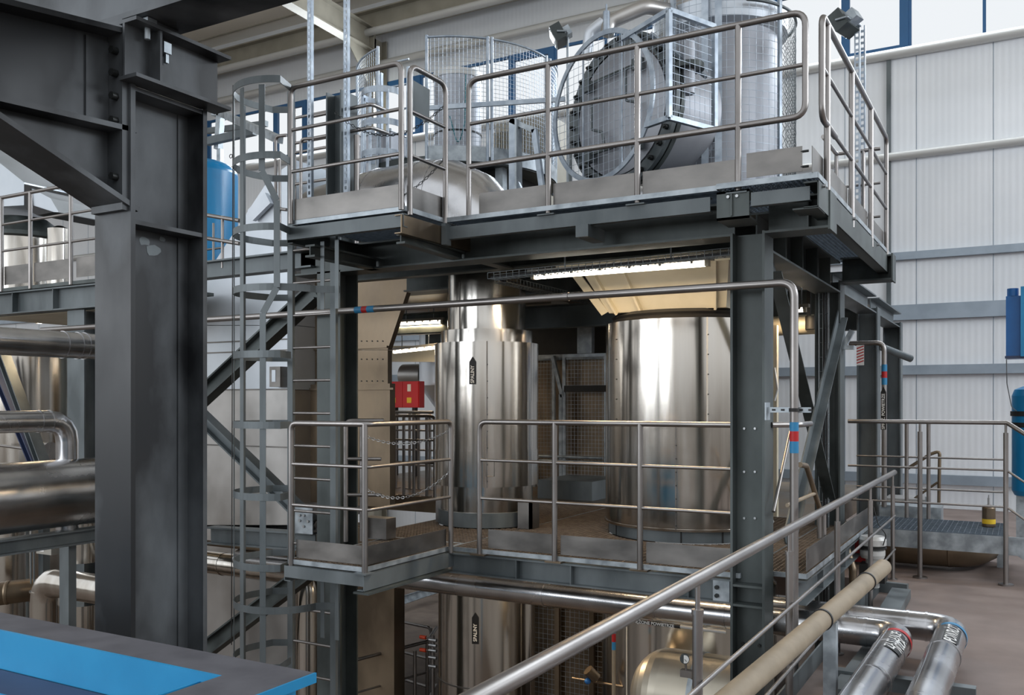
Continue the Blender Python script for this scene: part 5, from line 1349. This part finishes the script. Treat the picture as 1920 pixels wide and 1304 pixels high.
p = at(1627, 1092, X=-1.15)
solo('warning_tag', G().bar(p+V(0,0,.06), p+V(0,0,-.05), .05, .006, X_), 'white', 'small white tag hanging between the handrail posts', 'tag')
# banded vent pipe at the third column
t = thing('vent_pipe', 'stainless pipe bending down past the third column with blue and red bands and arrow label', 'pipe')
vy_ = 11.55; vx_ = at(1658, 700, Y=vy_).x; vz_ = at(1620, 644, Y=vy_).z
part(t, 'tube', G().tube([(at(1592, 644, Y=vy_).x, vy_, vz_), (vx_, vy_, vz_), (vx_, vy_, .56)], .03, .1, 14), 'rail')
for (a, b, m) in ((684, 697, 'blueband'), (697, 709, 'redband'), (709, 722, 'blueband')):
    part(t, 'band', G().cyl((vx_, vy_, at(1658, b, Y=vy_).z), (vx_, vy_, at(1658, a, Y=vy_).z), .032, 16), m)
za_, zb2 = at(1658, 725, Y=vy_).z, at(1658, 806, Y=vy_).z
o = part(t, 'arrow_label', G().prism([(vx_-.035, vy_-.036, zb2), (vx_+.025, vy_-.036, zb2), (vx_+.025, vy_-.036, za_-.07), (vx_-.005, vy_-.036, za_), (vx_-.035, vy_-.036, za_-.07)], (0, .003, 0)), 'black')
part(o, 'lettering', text_geo('SPRĘŻ. POWIETRZE', .048, lambda x, y: Vector((vx_-.005-y, vy_-.0375, (za_+zb2)/2-.04+x)), .001), 'white')
solo('slanted_tube', G().cyl((XR1-.01, 12.0, at(1660, 655, Y=12.4).z+.02), at(1708, 673, Y=12.4), .045, 14), 'mid_steel', 'slanted grey tube stub beyond the third column', 'pipe')
t = thing('warning_strip', 'red and white striped tag hanging beside the third column', 'tag')
p = at(1613, 665, Y=11.5); g = G(); part(t, 'plate', G().bar(p+Z_*.11, p-Z_*.13, .085, .004, X_), 'white')
for i in range(6): part(t, 'stripe', G().bar(p+V(-.04,-.004,.07-.035*i), p+V(.04,-.004,.10-.035*i), .004, .012, Y_), 'redband')
solo('instrument_arm', G().bar(at(1582, 650, Y=9.4), at(1598, 620, Y=9.4), .05, .05).bar(at(1580, 652, Y=9.4), at(1602, 652, Y=9.4), .08, .04), 'galv', 'small pale bracket on the second column above the striped tag', 'bracket')
# pale vertical tank and pipes seen between columns one and two
t = thing('cream_pipe', 'cream lit duct and pipe visible between the first two columns', 'duct')
a = at(1453, 640, Y=9.9); b = at(1500, 600, Y=9.9)
part(t, 'upright', G().box(a.x-.02, a.x+.02, 9.9, 9.98, .56, at(1453, 610, Y=9.9).z), 'cream')
part(t, 'cross_pipe', G().cyl(at(1450, 612, Y=10.3), at(1530, 608, Y=10.3), .11, 20), 'cream')
part(t, 'hose', G().tube([at(1452, 690, Y=9.85), at(1458, 730, Y=9.85), at(1452, 752, Y=9.85)], .012, .05, 8), 'white')
t = thing('hanging_motor', 'small dark motor hanging from the rear ceiling between the braces', 'motor')
p = at(1522, 590, Y=10.2)
part(t, 'body', G().cyl(p-Z_*.02, p-Z_*.16, .07, 16), 'dark'); part(t, 'arm', G().box(p.x-.05, p.x-.01, 10.18, 10.22, p.z-.1, 3.1).box(p.x+.03, p.x+.06, 10.18, 10.22, p.z-.1, 3.1), 'dark')
# blue box and blue tank on the right edge
t = thing('blue_crate', 'deep blue steel box hanging at the right edge of the picture', 'box')
by = 12.0; a = at(1886, 556, Y=by); b = at(1886, 668, Y=by)
part(t, 'body', G().box(a.x, a.x+1.2, by, by+1.0, b.z, a.z), 'blue_box')
part(t, 'corner_post', G().box(a.x+.15, a.x+.22, by-.05, by, b.z-.01, a.z+.1), 'blue')
part(t, 'top_lug', G().cyl((a.x+.07, by+.05, a.z), (a.x+.07, by+.05, a.z+.09), .06, 14), 'blue_box')
part(t, 'top_lug', G().cyl((a.x+.32, by-.0, a.z+.02), (a.x+.32, by-.0, a.z+.22), .07, 14), 'blue_box')
part(t, 'bottom_rim', G().box(a.x-.01, a.x+1.21, by-.02, by+.02, b.z-.03, b.z), 'navy')
part(t, 'hanger', G().box(a.x+.5, a.x+.6, by+.4, by+.5, a.z, 11.2), 'mid_steel')
t = thing('gas_cylinder', 'blue gas cylinder with black strap brackets at the right edge', 'cylinder')
p = at(1931, 830, Y=13.0); zt = at(1920, 728, Y=13).z; zb = at(1920, 932, Y=13).z
part(t, 'body', G().lathe((p.x, 13.0, 0), [(.001, zb), (.17, zb+.02), (.2, zb+.08), (.2, zt-.1), (.17, zt-.02), (.08, zt+.02), (.001, zt+.03)], 32), 'blue_tank')
for v in (776, 797): part(t, 'strap', G().lathe((p.x, 13.0, at(1915, v, Y=13).z), [(.2,-.03),(.215,-.03),(.215,.03),(.2,.03)], 32), 'dark')
part(t, 'stand', G().box(p.x-.15, p.x+.15, 12.95, 13.2, 0, zb+.05), 'galv')
solo('thin_cable', G().tube([at(1887, 668, Y=12.3), at(1888, 720, Y=12.5), at(1897, 765, Y=12.8), at(1912, 775, Y=12.9)], .006, .2, 6), 'galv', 'thin cable looping down from the blue hanging box', 'cable')

# ================================================================ left background
t = thing('blue_tank', 'bright blue domed tank behind the ladder cage', 'tank')
c = at(380, 400, D=14.4); zt = at(390, 284, D=13.9).z
part(t, 'shell', G().lathe((c.x, c.y, 0), [(.54, 3.2), (.54, zt-.24)], 48), 'blue_tank')
part(t, 'dome', G().lathe((c.x, c.y, 0), [(.54*math.cos(a*PI/20), zt-.24+.24*math.sin(a*PI/20)) for a in range(0, 11)], 48), 'blue_tank')
p = at(433, 293, D=14.2); part(t, 'lifting_eye', G().torus(p, Y_, .03, .006, 16, 6), 'dark')
part(t, 'base', G().lathe((c.x, c.y, 0), [(.40, -2.2), (.40, 3.2)], 24), 'dark_steel')
t = thing('gantry_frame', 'pale blue grey gantry frame with hoist beam above the blue tank', 'frame')
part(t, 'post', G().bar(at(409, 280, Y=10.5), at(414, 212, Y=10.5), .10, .10), 'galv')
part(t, 'post', G().bar(at(413, 212, Y=10.5)-Z_*2.4, at(413, 280, Y=10.5), .08, .08), 'galv')
part(t, 'rafter', G().bar(at(400, 212, Y=10.5), at(415, 212, Y=10.5), .1, .1).bar(at(414, 212, Y=10.5), at(524, 262, Y=8.9), .10, .10), 'galv')
part(t, 'cross_beam', G().bar(at(388, 266, Y=10.4), at(478, 246, Y=10.4), .1, .12), 'mid_steel')
part(t, 'cross_beam', G().bar(at(388, 246, Y=12), at(500, 232, Y=12), .08, .1), 'mid_steel')
t = thing('guard_railing', 'thin railing in front of the blue tank', 'railing')
a = at(385, 404, Y=7.6); b = at(450, 420, Y=7.6)
for v0, v1 in ((403, 414), (447, 457)):
    part(t, 'rail', G().cyl(at(300, v0-14, Y=6.43), at(449, v1, Y=6.43), .02, 8), 'rail')
part(t, 'post', G().cyl(at(417, 405, Y=6.43), at(417, 503, Y=6.43), .015, 8), 'rail')
# left platform
PY = 6.42
def PL(u, v): return at(u, v, Y=PY)
t = thing('left_platform', 'left hand steel platform with deck beam, far left', 'platform')
px0, px1 = PL(-60, 500).x, PL(190, 500).x
part(t, 'deck_plate', G().box(px0, px1, PY, 8.0, 3.12, 3.16).box(px0, -9.7, 8.0, 9.5, 3.12, 3.16), 'dark_steel')
part(t, 'edge_beam', G().ibeam((px0, PY+.08, 2.98), (px1, PY+.08, 2.98), .26, .16, Y_), 'mid_steel')
for u in (22, 98): x = PL(u, 560).x; part(t, 'stiffener', G().box(x, x+.012, PY+.0, PY+.07, 2.86, 3.1), 'mid_steel')
part(t, 'soffit', G().box(px0, px1, PY+.2, 8.0, 2.845, 2.86).box(px0, -9.7, 8.0, 9.5, 2.845, 2.86), 'cream')
t = thing('guard_railing', 'pale railing with toe boards on the left hand platform', 'railing')
zz = [PL(57, v).z for v in (361, 413, 464)]
part(t, 'top_rail', G().cyl((px0, PY, zz[0]), (PL(76, 400).x, PY, zz[0]), .021, 10), 'rail')
part(t, 'top_rail', G().cyl((PL(76, 400).x, PY, zz[0]), (px1, PY, zz[0]), .021, 10), 'rail')
for z in zz[1:]: part(t, 'mid_rail', G().cyl((px0, PY, z), (px1, PY, z), .015, 10), 'rail')
for u in (3, 57, 133): x = PL(u, 400).x; part(t, 'post', G().cyl((x, PY, 3.12), (x, PY, zz[0]), .024, 10), 'rail')
for a, b in ((-60, 1), (5, 54), (61, 130), (140, 176)): part(t, 'toe_board', G().box(PL(a, 500).x, PL(b, 500).x, PY+.02, PY+.024, 3.2, 3.42), 'toe')
t = thing('guard_railing', 'darker side railing running back on the left hand platform', 'railing')
xx = PL(150, 480).x
for z in (4.0, 3.75, 3.5): part(t, 'rail', G().cyl((px0-1.2, 9.2, z), (xx-.2, 9.2, z), .016, 8), 'rail')
for k in range(6): part(t, 'post', G().cyl((xx-.3-.0*k, 7.0+.4*k, 3.16), (xx-.3, 7.0+.4*k, 4.2), .016, 8), 'rail')
hcol('steel_column', 'column under the left hand platform, half hidden by the foreground column', PL(117, 700).x, PL(117, 700).x+.3, PY+.06, -2.2, 2.84, 'X', 'mid_steel')
tcx = at(42, 450, Y=8.4)
t = thing('silver_tank', 'pale silver tank on the left hand platform behind its railing', 'tank')
part(t, 'shell', G().lathe((tcx.x, 8.4, 0), [(.62, 3.16), (.62, 4.25)], 56), 'shell')
part(t, 'cone_top', G().lathe((tcx.x, 8.4, 0), [(.62, 4.25), (.70, 4.27), (.70, 4.33), (.35, 4.6)], 56), 'dark_steel')
t = thing('sloped_casing', 'pale sloped sheet casing above the silver tank, far left', 'casing')
part(t, 'panel', G().prism([at(-80, 250, Y=8.0), at(0, 306, Y=8.0), at(45, 342, Y=8.0), at(45, 385, Y=8.0), at(-80, 392, Y=8.0)], (0, .9, 0)), 'white_clad')
part(t, 'panel', G().prism([at(56, 352, Y=8.0), at(95, 372, Y=8.0), at(110, 398, Y=8.0), at(56, 398, Y=8.0)], (0, .9, 0)), 'white_clad')
part(t, 'gasket', G().prism([at(45, 345, Y=7.98), at(56, 350, Y=7.98), at(60, 385, Y=7.98), at(100, 398, Y=7.98), at(70, 404, Y=7.98), at(48, 392, Y=7.98)], (0, .9, 0)), 'dark')
t = thing('silver_tank', 'slim bluish silver cylinder at the right end of the left hand platform', 'tank')
q = at(112, 450, Y=8.2); part(t, 'shell', G().lathe((q.x, 8.2, 0), [(.17, 3.16), (.17, 4.3), (.05, 4.35)], 32), 'shell')
t = thing('silver_tank', 'warm lit large silver tank below the left hand platform', 'tank')
q = at(50, 700, Y=8.4)
part(t, 'shell', G().lathe((q.x, 8.4, 0), [(.72, -2.2), (.72, 2.8)], 64), 'shell')
brace('pale slanted brace in front of the warm lit tank, far left', tuple(at(2, 655, Y=7.0)), tuple(at(88, 890, Y=7.0)), .10, .14, Y_, 'mid_steel')
brace('dark slanted brace beside the pale one, far left', tuple(at(-20, 660, Y=7.2)), tuple(at(75, 890, Y=7.2)), .10, .14, Y_, 'navy')
t = thing('round_duct', 'very large horizontal brushed duct behind the foreground column', 'duct')
zc_ = .95; dx = -7.85; dE = 6.45
part(t, 'duct_body', G().cyl((dx, 2.4, zc_), (dx, dE, zc_), .315, 48), 'clad')
part(t, 'end_flange', G().lathe((dx, dE, zc_), [(.2,0),(.36,0),(.36,.04),(.2,.04)], 48, axis=Y_), 'dull_clad')
part(t, 'end_dome', G().lathe((dx, dE+.04, zc_), [(.33,0),(.30,.1),(.2,.18),(.001,.2)], 48, axis=Y_), 'clad')
part(t, 'saddle_beam', G().ibeam((dx+.05, 2.4, zc_-.42), (dx+.05, 6.9, zc_-.42), .14, .14, X_), 'mid_steel')
t = thing('clad_pipe', 'silver clad pipe crossing the left edge below the left hand platform', 'pipe')
xq = -7.9
a = at(90, 645, X=xq)
part(t, 'pipe_body', G().cyl((xq, 3.2, a.z), (xq, at(330, 645, X=xq).y, a.z), .125, 32), 'clad')
for u in (118, 145, 158): yy_ = at(u, 645, X=xq).y; part(t, 'seam_band', G().lathe((xq, yy_, a.z), [(.125,-.01),(.131,-.01),(.131,.01),(.125,.01)], 32, axis=Y_), 'clad')
t = thing('clad_pipe', 'silver clad pipe with elbow turning down at the left edge', 'pipe')
a = at(50, 791, X=xq)
part(t, 'pipe_body', G().tube([(xq, 3.2, a.z), (xq, at(126, 800, X=xq).y, a.z), (xq, at(126, 800, X=xq).y, .6)], .10, .2, 32, 4), 'clad')
for u in (72, 92): yy_ = at(u, 645, X=xq).y; part(t, 'seam_band', G().lathe((xq, yy_, a.z), [(.10,-.008),(.105,-.008),(.105,.008),(.10,.008)], 32, axis=Y_), 'clad')
t = thing('pump', 'round steel pump body between the braces, far left', 'pump')
p = at(70, 845, Y=7.6); part(t, 'body', G().cyl(p, p+V(.3, 0, 0), .12, 24), 'clad'); part(t, 'shaft', G().cyl(p-X_*.9+Z_*.05, p, .02, 10), 'rail')
part(t, 'stand', G().box(p.x+.1, p.x+.2, 7.55, 7.65, -2.2, p.z-.1), 'mid_steel')
# lower left pipe cluster
t = thing('clad_pipe', 'shiny elbow pipe at the lower left above the blue girder', 'pipe')
ly0 = 6.0
a, b, c = at(85, 1240, Y=ly0), at(85, 1090, Y=ly0), at(200, 1090, Y=ly0); c.z = b.z; a.x = b.x
part(t, 'pipe_body', G().tube([(a.x, ly0, -2.2), b, (c.x+.6, ly0, b.z)], .15, .22, 32, 4), 'shell')
for v in (1110, ): part(t, 'seam_band', G().lathe((a.x, ly0, at(96, v, Y=ly0).z), [(.15,-.006),(.156,-.006),(.156,.006),(.15,.006)], 32), 'shell')
for u, v, lab in ((155, 1040, 'upper'), (155, 1150, 'lower')):
    q = at(u, v, Y=6.35)
    z0_, z1_ = (q.z-.08, q.z+.35) if lab == 'upper' else (-2.2, q.z+.1)
    solo('silver_drum', G().lathe((q.x, 6.35, 0), [(.001, z0_), (.16, z0_), (.16, z1_), (.001, z1_)], 32), 'shell', '%s silver upright cylinder behind the lower left elbow pipe' % lab, 'tank')
q = at(120, 1100, Y=5.4); solo('support_post', G().box(q.x-.07, q.x+.07, 5.4, 5.48, -2.2, .45), 'mid_steel', 'grey square post in front of the lower left elbow pipe', 'post')
t = thing('wrapped_pipe', 'brown insulated pipe at the left edge just above the blue girder', 'pipe')
part(t, 'tube', G().cyl(at(-60, 1122, Y=6.2), at(62, 1106, Y=6.9), .14, 28), 'duct_dark')
a = at(14, 1112, Y=6.6); part(t, 'joint_ring', G().lathe(a, [(.14,-.02),(.147,0),(.14,.02)], 28, axis=X_+Y_*.9), 'duct_dark')
t = thing('junction_box', 'small grey junction box with yellow sticker at the lower left', 'box')
a, b = at(68, 1008, Y=6.4), at(96, 1042, Y=6.4)
part(t, 'body', G().box(a.x, b.x, 6.4, 6.5, b.z, a.z), 'lamp_body'); part(t, 'sticker', G().box(a.x+.08, a.x+.14, 6.398, 6.4, a.z-.05, a.z-.01), 'yellow')
part(t, 'label', G().box(a.x+.07, a.x+.14, 6.398, 6.4, b.z+.03, b.z+.055), 'white')
for u in (58, 64): part(t, 'conduit', G().cyl(at(u, 1005, Y=6.45), at(u, 1095, Y=6.45), .008, 8), 'mid_steel')
t = thing('silver_tank', 'silver tank at the left edge under the large duct', 'tank')
q = at(18, 1070, Y=7.3); part(t, 'shell', G().lathe((q.x, 7.3, 0), [(.26, -2.2), (.26, .6), (.001, .62)], 40), 'shell')

# ================================================================ lower level seen under the middle deck
railing('dark tube railing of the lower level below the middle deck', [(at(640, 1260, Y=8.0).x, 7.0), (at(801, 1200, Y=9.0).x, 9.0), (at(812, 1170, Y=9.6).x+.05, 9.6)], -2.2, -1.1+.02, [-1.45, -1.8], [(at(801, 1200, Y=9).x, 9.0), (at(778, 1200, Y=8.6).x, 8.6)], m='rail')
t = thing('guard_railing', 'railing of the lower level beyond the dark duct', 'railing')
zz0 = -1.1
a = at(735, 1163, Y=10.4); b = at(808, 1178, Y=10.0)
for dz in (0, -.42, -.8): part(t, 'rail', G().tube([a+Z_*dz, b+Z_*dz, b+Z_*(dz-.2)], .02, .08, 8), 'rail')
part(t, 'post', G().cyl(b, (b.x, b.y, -2.2), .02, 8), 'rail')
bm_('pale blue beam lying across the lower floor in the background', at(738, 1132, Z=-2.0), at(835, 1100, Z=-1.95), .16, .1, Y_, 'galv')
t = thing('pipe_manifold', 'small pipe manifold with two orange handles beside the lower flue cylinder', 'valve')
p = at(812, 1200, Y=8.6)
part(t, 'riser', G().cyl((p.x, 8.6, -2.2), (p.x, 8.6, p.z+.05), .022, 10), 'rail')
for v in (1196, 1220):
    c = at(796, v, Y=8.55); o = part(t, 'handle', G().cyl(c-X_*.06, c+X_*.02, .022, 10), 'orange', 'orange handle'); part(t, 'branch', G().cyl(c, (p.x, 8.6, c.z), .01, 8), 'rail')
for dz in (.0, -.06, -.12, -.2, -.3): part(t, 'fitting', G().cyl((p.x-.04, 8.58, p.z+dz), (p.x+.06, 8.58, p.z+dz), .02, 10), 'bolt')
t = thing('machine_enclosure', 'brown screened enclosure on the lower level between the lower tanks', 'enclosure')
a, b = at(1000, 1100, Y=9.8), at(1160, 1304, Y=9.8)
part(t, 'panel', G().box(a.x-.2, b.x+.3, 9.8, 10.2, -2.2, .2), 'duct_dark')
part(t, 'wire_mesh', mesh_rect((a.x-.2, 9.75, -2.2), (b.x-a.x+.5, 0, 0), (0, 0, 2.4), .06, .06, .0025), 'galv')
for u in (1045, 1110): x = at(u, 1200, Y=9.72).x; part(t, 'frame_post', G().box(x-.03, x+.03, 9.7, 9.76, -2.2, .2), 'duct_dark')


GROUPS = {'roof_purlin': 'purlins under the hall roof', 'roof_tube': 'pale round tubes under the eaves', 'steel_column': 'steel columns of the towers', 'hall_column': 'beige hall columns on the back wall',
 'roof_rafter': 'beige rafters of the hall roof', 'steel_beam': 'steel beams of the tower frame', 'edge_channel': 'edge channels of the upper deck', 'edge_beam': 'edge beams of the middle deck', 'landing_frame': 'frames under the ladder landings',
 'deck_grating': 'grating panels of the decks', 'deck_plate': 'solid plates under the deck', 'brace': 'diagonal braces', 'guard_railing': 'stainless guard railings', 'safety_chain': 'safety chains across the landings',
 'tube_lamp': 'glowing tube lamps under the decks', 'cable_tray': 'wire cable trays', 'mesh_screen': 'framed mesh screens between the cylinders', 'conduit': 'thin conduits', 'perforated_strut': 'perforated struts',
 'flood_light': 'flood lights on the upper deck', 'clad_pipe': 'silver clad pipes', 'flue_cylinder': 'flue cylinder sections', 'silver_drum': 'silver upright cylinders at the lower left', 'silver_tank': 'silver tanks at the left',
 'pipe_support': 'pipe supports on the near floor', 'machine_enclosure': 'brown screened enclosures', 'hopper_duct': 'brown duct sections', 'caged_ladder': 'caged ladders', 'support_post': 'square support posts'}
for o in SC.objects:
    b = o.name.split('.')[0]
    if o.parent is None and b in GROUPS and 'category' in o: o['group'] = GROUPS[b]

# ================================================================ place every origin at its object's own base
def finalize():
    from collections import defaultdict
    kids = defaultdict(list)
    for o in SC.objects:
        if o.parent: kids[o.parent].append(o)
    def pts(o):
        P = [v.co.copy() for v in o.data.vertices] if o.type == 'MESH' else []
        for c in kids[o]: P += pts(c)
        return P
    org = {}
    for o in list(SC.objects):
        if o.type not in ('MESH', 'EMPTY'): continue
        P = pts(o) if o.type == 'EMPTY' else [v.co for v in o.data.vertices]
        lo = Vector([min(p[i] for p in P) for i in range(3)]); hi = Vector([max(p[i] for p in P) for i in range(3)])
        org[o] = Vector(((lo.x+hi.x)/2, (lo.y+hi.y)/2, lo.z))
    for o, c in org.items():
        if o.type == 'MESH': o.data.transform(Matrix.Translation(-c))
        o.location = c - (org[o.parent] if o.parent else Vector())
finalize()
